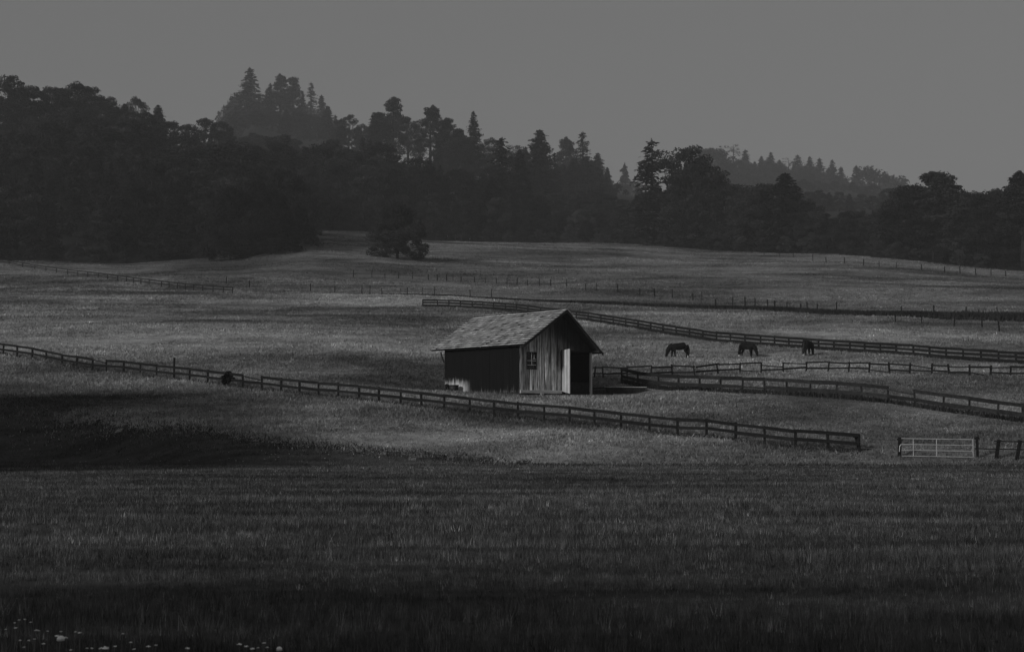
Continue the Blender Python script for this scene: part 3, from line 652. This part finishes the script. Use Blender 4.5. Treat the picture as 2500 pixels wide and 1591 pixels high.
def trunk_me(name, h, r, limbs=()):
    mb = MB(); mb.tube([(0, 0, -.6), (.05, 0, h * .3), (-.05, .05, h * .65), (0, 0, h)], [r * 1.25, r, r * .6, r * .12], 8)
    for (z, dx, dy, dz, rr) in limbs: mb.tube([(0, 0, z), (dx * .5, dy * .5, z + dz * .35), (dx, dy, z + dz)], [rr, rr * .6, rr * .15], 5)
    me = bpy.data.meshes.new(name); me.from_pydata(mb.v, [], mb.f); me.materials.append(M['bark']); me.polygons.foreach_set('use_smooth', [True] * len(me.polygons)); return me
PROTO = {}      # kind -> list of (crown mesh, trunk mesh), every prototype 20 units tall
def add(kind, P, S, var, mat, tm, stretch=None):
    me = leaf_mesh(kind + '_crown', np.asarray(P), np.asarray(S), np.asarray(var), stretch); me.materials.append(mat); PROTO.setdefault(kind, []).append((me, tm))
H = 20.0
def conifer(kind, base_r, z0, dens, droop, gap, leaf, seed, mat, blunt=0.0):
    r_ = random.Random(seed); P, S, V, D = [], [], [], []; limbs = []; z = z0
    while z < H - .3:
        t_ = (z - z0) / (H - z0); rad = base_r * ((1 - t_) ** .85 * (1 - blunt) + blunt * math.sqrt(max(0, 1 - t_ ** 2))) + .15
        nb = max(4, int(dens * (1 - .45 * t_)))
        for k in range(nb):
            if r_.random() < gap: continue
            az = r_.uniform(0, 6.283); L = rad * r_.uniform(.55, 1.15) * (1 if r_.random() > .12 else .5); vv = r_.uniform(.65, 1.35)
            limbs.append((z, math.cos(az) * L * .8, math.sin(az) * L * .8, -droop * L * .3, .05)) if k == 0 and r_.random() < .5 else None
            nl = max(3, int(L * 7))
            for j in range(nl):
                f = (j + r_.random()) / nl; x = L * (.12 + .88 * f)
                zz = z - droop * L * f * f + .25 * L * f * .6 + r_.uniform(-.18, .18); sp = .28 * (1 - .5 * f) * L * .5 + .1
                px, py = math.cos(az) * x + r_.gauss(0, sp), math.sin(az) * x + r_.gauss(0, sp)
                P.append((px, py, zz)); S.append(leaf * r_.uniform(.6, 1.3)); V.append(vv * r_.uniform(.8, 1.2)); D.append((math.cos(az) + r_.gauss(0, .5), math.sin(az) + r_.gauss(0, .5), -.25 - droop * .5 + r_.gauss(0, .3)))
        z += r_.uniform(.36, .62)
    for j in range(14): P.append((r_.gauss(0, .06), r_.gauss(0, .06), H - .9 + j * .07)); S.append(.3); V.append(1); D.append((r_.gauss(0, .4), r_.gauss(0, .4), 1))
    add(kind, P, S, V, mat, trunk_me(kind + '_trunk', H - .3, .3, limbs[:40]), np.array(D))
for sd_ in (1, 2, 3): conifer('fir', 3.5 + .35 * sd_, 1.0, 16, .38, .08, .5, sd_, M['needles'])
conifer('ragged_fir', 4.2, 2.0, 11, .3, .32, .5, 8, M['needles'], .25); conifer('ragged_fir', 3.7, 1.5, 12, .15, .28, .5, 9, M['needles'], .35)
conifer('dense_fir', 4.3, .5, 26, .12, .0, .5, 12, M['needles'], .55); conifer('dense_fir', 3.8, .5, 26, .2, .02, .5, 13, M['needles'], .5)
def pine(seed):
    r_ = random.Random(seed); P, S, V = [], [], []; limbs = []
    for k in range(72):
        z = 3.5 + 15.1 * r_.random() ** .7; t_ = (z - 3.5) / 15.1; L = (4.9 * (1 - .8 * t_ ** 1.6)) * r_.uniform(.45, 1.1); az = r_.uniform(0, 6.283); c = np.array((math.cos(az) * L * .8, math.sin(az) * L * .8, z + L * .22))
        rr = np.array((1.35, 1.35, .72)) * r_.uniform(.65, 1.25); q = blob(c, rr, 130, .2); P.append(q); S.append(np.full(130, .46) * rng.uniform(.6, 1.3, 130)); V.append(np.full(130, r_.uniform(.6, 1.4)) * rng.uniform(.8, 1.2, 130)); limbs.append((z - .4, c[0], c[1], c[2] - z + .3, .1))
    for k in range(5):
        c = np.array((r_.gauss(0, .45), r_.gauss(0, .45), 17.2 + k * .5)); q = blob(c, (1.25 - .18 * k, 1.25 - .18 * k, .7), 170, .2); P.append(q); S.append(np.full(170, .42)); V.append(np.full(170, r_.uniform(.7, 1.3)))
    add('pine', np.concatenate(P), np.concatenate(S), np.concatenate(V), M['pine'], trunk_me('pine_trunk', 19, .34, limbs))
for s_ in (21, 22, 23): pine(s_)
def broad(kind, seed, z0, wid, nclump, leaf=.5, per=170, airy=.25, mat='leaves', top=H):
    r_ = random.Random(seed); P, S, V = [], [], []; limbs = []
    for k in range(nclump):
        u_ = r_.random() ** (1.3 if kind == 'low_tree' else .8); z = z0 + (top - z0 - 1.2) * u_; prof = (math.sin(math.pi * min(1, .14 + .83 * u_)) ** .7) if kind != 'low_tree' else (1 - .7 * u_ ** 2.4)
        az = r_.uniform(0, 6.283); rad = wid * prof * math.sqrt(r_.uniform(.02 if kind == 'low_tree' else .15, 1)); c = np.array((math.cos(az) * rad, math.sin(az) * rad, z))
        cr = r_.uniform(.95, 1.9) * (wid / 6.0) ** .5; q = blob(c, (cr, cr, cr * r_.uniform(.6, .9)), per, airy); n_l = len(q); vv = r_.uniform(.6, 1.4)
        P.append(q); S.append(np.full(n_l, leaf) * rng.uniform(.55, 1.35, n_l)); V.append(vv * rng.uniform(.75, 1.25, n_l)); limbs.append((max(z0 * .6, z * .5), c[0] * .9, c[1] * .9, z - max(z0 * .6, z * .5), .14))
    add(kind, np.concatenate(P), np.concatenate(S), np.concatenate(V), M[mat], trunk_me(kind + '_trunk', top * .8, .4, limbs[:30]))
for s_ in (31, 32, 33, 34): broad('broadleaf', s_, 2.0, 6.6, 70)
broad('airy', 41, 5.5, 5.6, 30, .45, 120, .3); broad('airy', 42, 6.5, 5.0, 27, .45, 120, .3)
broad('bush', 51, .8, 13, 48, .75, 190, .25, 'bush'); broad('bush', 52, .8, 12, 44, .75, 190, .25, 'bush')
broad('low_tree', 61, 1.2, 9.6, 130, .55, 170, .2)
broad('shrub', 71, .5, 8.0, 46, 2.0, 150, .05, 'weeds')
# a thin, half dead tree
r_ = random.Random(5); limbs = []; P = []
for k in range(26):
    z = r_.uniform(8, 18.5); az = r_.uniform(0, 6.28); L = r_.uniform(1.2, 3.2) * (1.2 if z > 14 else .7); limbs.append((z, math.cos(az) * L, math.sin(az) * L, r_.uniform(.1, 1.2), .09)); P.append(blob(np.array((math.cos(az) * L, math.sin(az) * L, z + .6)), (.7, .7, .4), 22, .1))
P = np.concatenate(P); add('bare_tree', P, np.full(len(P), .4), np.ones(len(P)), M['needles'], trunk_me('bare_tree_trunk', 19.5, .3, limbs))

NAMES = {'fir': 'fir_tree', 'ragged_fir': 'fir_tree', 'dense_fir': 'fir_tree', 'pine': 'pine_tree', 'broadleaf': 'broadleaf_tree', 'airy': 'broadleaf_tree', 'bush': 'bush', 'shrub': 'bush', 'low_tree': 'broadleaf_tree', 'bare_tree': 'bare_tree'}
cnt = {}
def tree(kind, X, Y, h, label, group=None, wid=1.0, sink=0.0):
    i = cnt.get(kind, 0); cnt[kind] = i + 1; cm, tm = PROTO[kind][i % len(PROTO[kind])]
    s = h / H; root = empty(NAMES[kind], (X, Y, tzf(X, Y) - sink), random.uniform(0, 6.28)); root.scale = (s * wid, s * wid, s)
    tag(root, label, 'bush' if kind in ('bush', 'shrub') else 'tree', group)
    for nm, me_ in (('crown', cm), ('trunk', tm)):
        o = bpy.data.objects.new(nm, me_); C.objects.link(o); o.parent = root
    return root
def by_top(kind, x24, y24, label, hmax=27, ymin=None, group=None, wid=1.0, fill=None):
    fill = (group is None) if fill is None else fill
    px, py = x24 / K24, y24 / K24; d = ray(px, py); best = None
    y = ymin or 0
    for Y in np.arange(400, 2200, 4.0):
        X = d.x / d.y * Y
        if Y < treeline(X, Y) + 6 or Y < y: continue
        h = d.z / d.y * Y - tzf(X, Y)
        if h < 3: break
        if best is None or h < best[2]: best = (X, Y, h)
        if h <= hmax: break
    if best is None: return None
    if fill and kind != 'bush':
        X, Y, h = best
        for sgn in (-1, 1):
            X2 = X + sgn * random.uniform(3.5, 7.5) * h / 28; Y2 = Y + random.uniform(-14, 3); z2_ = tzf(X2, Y2)
            h2 = (z2_ * 0 + tzf(X, Y) + h * random.uniform(.55, .8)) - z2_
            if Y2 > treeline(X2, Y2) + 4 and h2 > 5:
                tree(random.choice(('broadleaf', 'airy', 'ragged_fir', 'fir', 'dense_fir') if 'fir' in kind or kind == 'pine' else ('broadleaf', 'broadleaf', 'airy', 'pine')), X2, Y2, h2, 'lower hazy tree filling in beneath the far treetops' if Y > 800 else 'lower dark tree filling in beneath the skyline treetops', 'hazy trees under the far treetops' if Y > 800 else 'trees under the skyline treetops', random.uniform(1.05, 1.3))
    return tree(kind, best[0], best[1], best[2], label, group, 1.22 * wid * max(.75, min(1.0, (hmax + 4) / best[2])))
GL_ = 'trees on the skyline of the dense left wood'
by_top('broadleaf', 25, 176, 'rounded tree rising highest at the outer end of the dense dark wood', 30)
by_top('broadleaf', 182, 193, 'broad dark tree forming the second bump of the dense wood skyline', 30)
for x, y in ((78, 200), (122, 199), (215, 205), (150, 203), (50, 203)): by_top('broadleaf', x, y, 'dark broadleaf tree on the level skyline of the dense wood', 27, group=GL_)
by_top('broadleaf', 248, 222, 'dark broadleaf tree where the dense wood skyline starts to fall', 25)
by_top('dense_fir', 293, 244, 'small dark pointed tree beside the pale hazy treetop of the dense wood', 22)
by_top('airy', 324, 226, 'pale hazy treetop showing behind the falling skyline of the dense wood', 26, 800)
by_top('dense_fir', 372, 247, 'small dark conifer tip just before the notch in the skyline', 22)
for x, y in ((400, 282), (345, 262), (270, 246), (310, 262)): by_top('broadleaf', x, y, 'dark broadleaf tree on the falling end of the dense wood skyline', 22, group=GL_)
for x, y in ((445, 290), (482, 276), (520, 282)): by_top('broadleaf', x, y, 'dark low broadleaf tree in front of the hazy fir group', 22, group='dark trees in the skyline notch')
by_top('airy', 548, 214, 'pale hazy broad tree leaning against the tallest fir', 40, 1400, wid=.6, fill=False)
by_top('fir', 588, 160, 'tallest hazy fir with a pointed top above the whole wood', 46, 1380, wid=1.9)
by_top('pine', 660, 173, 'tall hazy twin-topped pine beside the tallest fir, broader of the two', 46, 1390)
by_top('pine', 690, 179, 'tall hazy pine half hidden by its broader twin', 44, 1400)
by_top('ragged_fir', 731, 193, 'hazy pointed fir at the sunny end of the tall hazy group', 44, 1380)
by_top('airy', 615, 240, 'hazy filler tree between tallest fir and twin pine', 36, 1380); by_top('broadleaf', 700, 250, 'hazy tree under the twin pines', 34, 1370)
by_top('dense_fir', 770, 249, 'small dark conical tree tip below the tall hazy group', 24)
by_top('airy', 820, 268, 'pale feathery treetop in the dip before the tall pines', 24, 780)
for x, y in ((800, 280), (850, 290)): by_top('broadleaf', x, y, 'dark broadleaf tree in the dip before the tall pines', 22, group='dark trees in the dip')
by_top('pine', 925, 226, 'tall dark pine with a full round top, highest of the middle pines', 33, wid=1.1)
by_top('pine', 893, 262, 'lower pine leaning out beside the tallest middle pine', 28)
by_top('pine', 1012, 244, 'flat-topped dark pine, second tallest of the middle pines', 34, wid=1.1)
by_top('pine', 1050, 275, 'open pine with layered branches and sky gaps', 33); by_top('pine', 1078, 300, 'open layered pine close beside the slim pointed fir', 32)
by_top('fir', 1113, 262, 'slim pointed dark fir at the end of the middle pines', 34, wid=1.15)
by_top('ragged_fir', 1180, 323, 'very dark knob-topped conifer in front of the paler trees', 38, wid=1.2)
by_top('airy', 1214, 332, 'pale hazy treetop peeping behind the knob-topped conifer', 28, 800); by_top('fir', 1236, 345, 'hazy fir tip beside the dense conical tree', 30, 720)
by_top('dense_fir', 1268, 305, 'broad dense conical tree with smooth sides', 40, 640, wid=1.1)
by_top('pine', 1330, 318, 'hazy pine with a small round tuft on top', 38, 1060); by_top('ragged_fir', 1370, 310, 'hazy layered conifer, taller of the pale pair', 40, 1060, wid=1.3)
by_top('dense_fir', 1405, 360, 'hazy cone-shaped tree sloping down from the pale pair', 34, 1050); by_top('broadleaf', 1345, 375, 'hazy broad tree filling beneath the pale pair', 30, 1040, wid=1.2)
by_top('airy', 1440, 392, 'very pale distant tree in the gap of the skyline', 34, 1600); by_top('fir', 1468, 384, 'very pale distant fir tip in the gap of the skyline', 34, 1500); by_top('airy', 1490, 400, 'very pale distant tree next to the dark fir', 32, 1600)
by_top('ragged_fir', 1532, 326, 'big dark fir with ragged branches at the far side of the skyline gap', 42, wid=1.15)
by_top('airy', 1578, 331, 'airy dark broadleaf tree with sky showing through its crown', 40); by_top('airy', 1618, 340, 'second airy dark broadleaf tree touching the first', 40); by_top('broadleaf', 1648, 372, 'dark broadleaf tree at the shoulder of the airy pair', 34)
def c3(zx, zy): return (1650 + zx / 2.833) * K24, (300 + zy / 2.833) * K24
GR = 'hazy conifers along the far ridge'
for zx, zy in ((280, 215), (335, 215), (545, 245), (620, 240), (690, 255), (745, 295), (890, 300), (960, 300), (1040, 330), (1100, 335), (1180, 360), (1290, 375), (450, 240), (370, 250), (240, 300)):
    by_top('fir' if random.random() < .8 else 'broadleaf', *c3(zx, zy + 22), 'pale hazy tree within the far ridge line', 36, 1720, GR, 1.3)
for k_, zx, zy, lab in (('broadleaf', 230, 168, 'dark-ish broad treetop where the far ridge begins'), ('broadleaf', 265, 163, 'tall round treetop, highest of the far ridge trees'), ('bare_tree', 398, 138, 'thin nearly bare tree standing up alone on the far ridge'), ('fir', 480, 185, 'broad hazy fir beside the thin bare tree'), ('fir', 592, 230, 'faint small fir between broad fir and slim spire on the ridge'),
        ('fir', 656, 203, 'slim hazy spire, thinnest fir on the far ridge'), ('fir', 716, 254, 'faint fir tip at the dip in the far ridge'), ('bare_tree', 781, 243, 'faint thin tree in the dip of the far ridge'), ('ragged_fir', 840, 220, 'hazy fir with wide soft top before the three spires'), ('fir', 926, 233, 'broad hazy fir, first of three spires in a row'), ('fir', 993, 243, 'hazy fir, middle of three spires in a row'),
        ('fir', 1082, 256, 'separate hazy fir, last of three spires in a row'), ('fir', 1142, 304, 'short hazy fir in the shade of the last spire'), ('fir', 1247, 298, 'lone hazy fir beside the round drooping tree'), ('airy', 1366, 296, 'hazy round tree with drooping top at the ridge end'), ('airy', 1455, 372, 'pale twiggy tree at the low end of the ridge'), ('airy', 1520, 425, 'palest small tree where the ridge meets the dark wood')):
    by_top(k_, *c3(zx, zy), lab, 38, 1700, wid=1.55)
by_top('dense_fir', *c3(756, 346), 'dark stout conifer standing up before the far ridge', 34, wid=1.3)
for zx, zy in ((310, 430), (400, 415), (480, 425), (560, 430), (640, 412), (220, 470), (850, 520), (900, 560)): by_top('broadleaf', *c3(zx, zy), 'dark broadleaf tree of the wood edge below the far ridge', 30, group='dark trees below the far ridge', wid=1.1)
by_top('broadleaf', *c3(1620, 412), 'dark round tree left of the double-crowned pine', 27); by_top('pine', *c3(1790, 325), 'dark pine with broad double crown above the wood on the slope end', 32, wid=1.25); by_top('pine', *c3(1870, 340), 'companion crown pressed against the double-crowned pine', 31, wid=1.25)
by_top('broadleaf', *c3(1940, 440), 'dark tree at the foot of the double-crowned pine', 25); by_top('airy', *c3(2045, 447), 'pale feathery tree between the dark pines', 24, 700)
for zx, zy in ((2120, 468), (2210, 450), (2265, 445), (1690, 440), (1560, 445), (1990, 500)): by_top('broadleaf', *c3(zx, zy), 'dark round tree in the wood beyond the brow', 25, group='dark trees beyond the brow')
by_top('pine', *c3(2390, 333), 'tall dark pine at the outer edge beyond the brow', 32, wid=1.2); by_top('dense_fir', *c3(2450, 360), 'dark conifer beside the outermost tall pine', 30)
for x, y in ((545, 318), (570, 322), (595, 312), (620, 318), (645, 322), (668, 316), (690, 325), (610, 345), (640, 350), (580, 345), (665, 345)):
    by_top('broadleaf', x, y, 'hazy tree on the slope under the fir group', 30, 900, 'hazy trees under the fir group', 1.4)
for x, y in ((1322, 385), (1350, 372), (1378, 368), (1402, 392), (1424, 415), (1335, 425), (1362, 415), (1390, 425), (1412, 445), (1440, 440)):
    by_top('dense_fir', x, y, 'hazy cone-shaped tree of the misty stand in the gap', 36, 900, 'hazy cone-shaped trees in the misty gap', 1.5)
for x, y in ((1308, 452), (1330, 462), (1352, 455), (1374, 464), (1396, 458), (1418, 466), (1442, 460), (1464, 468), (1322, 490), (1350, 494), (1380, 498), (1408, 500), (1436, 496), (1340, 440), (1400, 440)):
    by_top('broadleaf', x, y, 'hazy broad tree at the foot of the misty gap', 26, 620 if y > 475 else 720, 'hazy trees at the foot of the misty gap', 1.6)
for x, y in ((555, 262), (580, 268), (605, 258), (640, 262), (672, 258), (700, 262), (730, 268), (755, 275), (540, 285), (570, 290), (620, 288), (660, 290), (715, 292)):
    by_top('broadleaf' if x % 3 else 'dense_fir', x, y, 'hazy tree under the tall hazy fir group', 32, 1250, 'hazy trees under the fir group', 1.3)
for x, y in ((1300, 420), (1325, 440), (1350, 430), (1378, 445), (1400, 425), (1425, 440), (1450, 430), (1470, 445), (1500, 440), (1312, 470), (1340, 478), (1390, 480), (1440, 478), (1415, 490)):
    by_top('broadleaf', x, y, 'hazy broad tree in the misty gap of the wood', 28, 700 if y > 460 else 980, 'hazy trees in the misty gap', 1.3)
for zx, zy in ((830, 400), (880, 390), (930, 410), (985, 395), (1040, 415), (1100, 400), (1160, 420), (1220, 410), (1290, 430), (1350, 425), (1410, 440), (1470, 450), (860, 460), (920, 470), (990, 465), (1060, 480), (1130, 475), (1200, 490), (1280, 490), (1360, 500), (1430, 500), (1510, 480)):
    by_top('broadleaf' if random.random() < .8 else 'dense_fir', *c3(zx, zy), 'hazy tree on the slope below the far ridge', 32, 1400 if zy < 450 else 900, 'hazy trees below the far ridge', 1.3)
# the mass of the wood below the skyline
CE = np.array([(-200, 215), (0, 222), (250, 255), (330, 280), (420, 315), (530, 300), (770, 300), (870, 320), (960, 350), (1050, 390), (1130, 400), (1220, 440), (1320, 470), (1430, 490), (1480, 470), (1560, 430), (1650, 450), (1830, 455), (1950, 500), (2100, 480), (2300, 480), (2407, 470), (2700, 460)], float)
nf = 0
for r in range(7):
    u = -.40
    while u < .42:
        x24 = 1203.5 + u * F * K24
        Y = float(np.interp(x24, TX, TL)) + 6 + r * 28 + random.uniform(-7, 7); X = u * Y
        u += random.uniform(10, 15) / Y
        if x24 > 1020 and r > 3 or nf > 170: continue
        if x24 > 1330 and x24 < 1450 and r > 1: continue
        z = tzf(X, Y); s24 = F * K24 / Y; base_y = HOR * K24 - z * s24
        hm = (base_y - float(np.interp(x24, CE[:, 0], CE[:, 1]))) / s24
        if hm < 6: continue
        h = min(random.uniform(19, 31) if r else random.uniform(13, 24), hm)
        if 1300 < x24 < 1460: h = min(h, 9)
        kind = random.choices(('broadleaf', 'dense_fir', 'fir', 'pine', 'airy'), (.64, .1, .14, .06, .06))[0]
        if x24 < 1020: lab = {0: 'dark tree along the front edge of the dense hillside wood'}.get(r, 'dark tree within the dense hillside wood'); grp = 'trees of the dense hillside wood' if r else 'edge trees of the dense wood'
        else: lab = {0: 'dark tree along the wood edge above the open slope'}.get(r, 'dark tree deeper in the wood above the open slope'); grp = 'trees of the wood above the slope' if r else 'edge trees above the slope'
        tree(kind, X, Y, h, lab, grp, random.uniform(1.1, 1.45)); nf += 1
# lone tree and bushes of the wood's edge
p = ground_at(970, 632); tree('low_tree', p.x, p.y, 15.8, 'lone dark tree with low spreading crown standing out on the meadow', wid=1.12)
p = ground_at(660, 622); tree('low_tree', p.x, p.y, 19, 'dark low-branched tree at the tip of the dense wood', wid=.95)
for x, y, h in ((590, 630, 23), (625, 622, 22), (690, 605, 24), (712, 590, 22), (560, 636, 22)): p = ground_at(x, y); tree('low_tree', p.x, p.y, h, 'dark tree on the point where the dense wood meets the knoll', 'trees on the point of the dense wood', .9)
u = -.385
while u < .40:
    x24 = 1203.5 + u * F * K24; Y = float(np.interp(x24, TX, TL)) + random.uniform(-4, 2); X = u * Y; u += random.uniform(5, 9) / Y
    if 735 < x24 < 850: continue
    if x24 < 700 and random.random() < .8: tree('bush', X * 1.03 + random.uniform(-3, 3), Y + random.uniform(9, 16), random.uniform(6, 10), 'dark bush in the second rank behind the wood edge', 'second rank of bushes in the dense wood', 1.0)
    tree('bush', X, Y, random.uniform(3.5, 6.5), 'dark bush in the continuous fringe along the wood edge', 'bushes fringing the wood', random.uniform(.8, 1.2))
for x, y, h, lab in ((1610 / 2.833 + 850, 200 + 880 / 2.833, 7, 'pale rounded bush catching light in the gap of the wood'), (2020 / 2.833 + 850, 200 + 860 / 2.833, 8, 'large rounded bush under the big dark fir'), (1330 / 2.833 + 850, 200 + 905 / 2.833, 6, 'pale low bush below the dense conical tree')):
    d = ray(x, y); Y = 590; X = d.x / d.y * Y; top = d.z / d.y * Y; tree('bush', X, Y, max(4, top - tzf(X, Y)), lab)
p = ground_at(557, 942); tree('shrub', p.x, p.y, 1.45, 'small dark bush grown through the long front fence', wid=1.0, sink=.1)
# unseen trees on the sunny side, added to shade near grass and bank
for X, Y, h in ((-16, -20, 15), (-24, -17, 19), (-23, -29, 18), (-31, -14, 20), (-36, -20, 21)): tree('broadleaf', X, Y, h, 'unseen tall broadleaf tree added to shade the near hay field', 'unseen trees added to shade the hay field')
for X, Y, h in ((-42, 72, 17), (-47, 79, 20), (-54, 74, 23), (-52, 86, 22), (-60, 80, 25), (-66, 76, 26), (-61, 92, 24), (-70, 86, 26), (-76, 80, 27), (-46, 66, 20), (-56, 64, 24), (-40, 62, 15), (-80, 92, 27)): tree('broadleaf', X, Y, h, 'unseen broadleaf tree added at the field edge to shade the bank', 'unseen trees added to shade the bank', 1.2)

# ------------------------------------------------------------------ white flowers in the nearest grass
FL = [(100, 1327, 1), (132, 1307, 1), (172, 1303, 1), (213, 1323, 1.1), (40, 1372, 1.1), (108, 1362, 1.2), (250, 1379, 1.6), (268, 1382, 1.2), (331, 1385, 1), (392, 1418, 1.5), (421, 1388, 1), (520, 1390, 1), (551, 1397, 1.6), (140, 1448, 1.2), (198, 1449, 1), (239, 1440, 1), (300, 1472, 1.4), (165, 1495, 1), (455, 1430, 1.6), (603, 1503, 1), (636, 1503, 1), (700, 1503, 1.8), (795, 1490, 1.3), (850, 1403, 1), (905, 1462, 1.2), (927, 1510, 1.4), (1027, 1490, 1.8), (1079, 1482, 1.1), (1295, 1503, 1.7), (1655, 1475, 2), (1705, 1490, 1.6), (1745, 1507, 1.8), (1826, 1467, 1.4), (1848, 1497, 1.2), (489, 1514, 1), (1785, 1500, 1.1)]
def flower(zx, zy, s, label, group=None, dome=False):
    hgt = random.uniform(.3, .42); px, py = zx / 2.833, 1051 + zy / 2.833
    d = ray(px, py); Yv = np.arange(6, 30, .02); zz = d.z / d.y * Yv; i = int(np.argmax(zz <= tz(d.x / d.y * Yv, Yv) + hgt)); Y = Yv[i]; X = d.x / d.y * Y; g0 = tzf(X, Y)
    root = empty('wild_flower', (X, Y, g0)); tag(root, label, 'flower', group); hz = zz[i] - g0
    mb = MB(); mb.tube([(random.uniform(-.06, .06), .02, -.03), (random.uniform(-.02, .02), 0, hz * .6), (0, 0, hz)], .0022, 5); mb.build('stem', M['stem'], root)
    r = .0085 * s; mb = MB()
    if dome: lathe(mb, [(0, hz - .006), (r, hz - .008), (r * .93, hz + r * .35), (r * .6, hz + r * .75), (.0005, hz + r * .95)], 14)
    else:
        n_ = 9
        for k in range(n_):
            a = 2 * math.pi * k / n_ + random.random() * .3; dr = Vector((math.cos(a), math.sin(a), 0)); pr = Vector((-dr.y, dr.x, 0)); zc = Vector((0, 0, hz)); tip = random.uniform(-.2, .25) * r
            p0, p1 = zc + dr * r * .2, zc + dr * r + Vector((0, 0, tip)); w0 = pr * r * .33; th = Vector((0, 0, .0015))
            mb.hexa([p0 - w0 * .5, p0 + w0 * .5, p1 + w0, p1 - w0, p0 - w0 * .5 + th, p0 + w0 * .5 + th, p1 + w0 + th, p1 - w0 + th])
        lathe(mb, [(0, hz - .002), (r * .42, hz + .001), (r * .3, hz + r * .4), (.0004, hz + r * .55)], 10)
    mb.build('flower_head', M['petal'], root, dome)
for zx, zy, s in FL: flower(zx, zy, s, 'small white wild flower on a thin stem in the nearest dark grass', 'white flowers in the near grass')
flower(420, 1440, 3.0, 'big pale domed flower head, largest in the near grass', dome=True)
flower(726, 1502, 2.9, 'pale cluster flower at the lower picture edge, between small flowers', dome=False)
flower(1932, 1510, 2.3, 'round pale flower head farthest along the near flower row', dome=True)

# ------------------------------------------------------------------ haze
mb = MB(); mb.box(-3300, 3300, -140, 2900, -160, 430)
hz = mb.build('haze', None); tag(hz, kind='stuff', label='thin pale mist filling the valley air', cat='haze')
m, t = new_mat('haze'); o = N(t, 'ShaderNodeOutputMaterial'); pv = N(t, 'ShaderNodeVolumePrincipled'); pv.inputs['Color'].default_value = (.9, .9, .9, 1); pv.inputs['Density'].default_value = .00017; pv.inputs['Anisotropy'].default_value = 0
t.links.new(pv.outputs[0], o.inputs['Volume']); hz.data.materials.append(m)
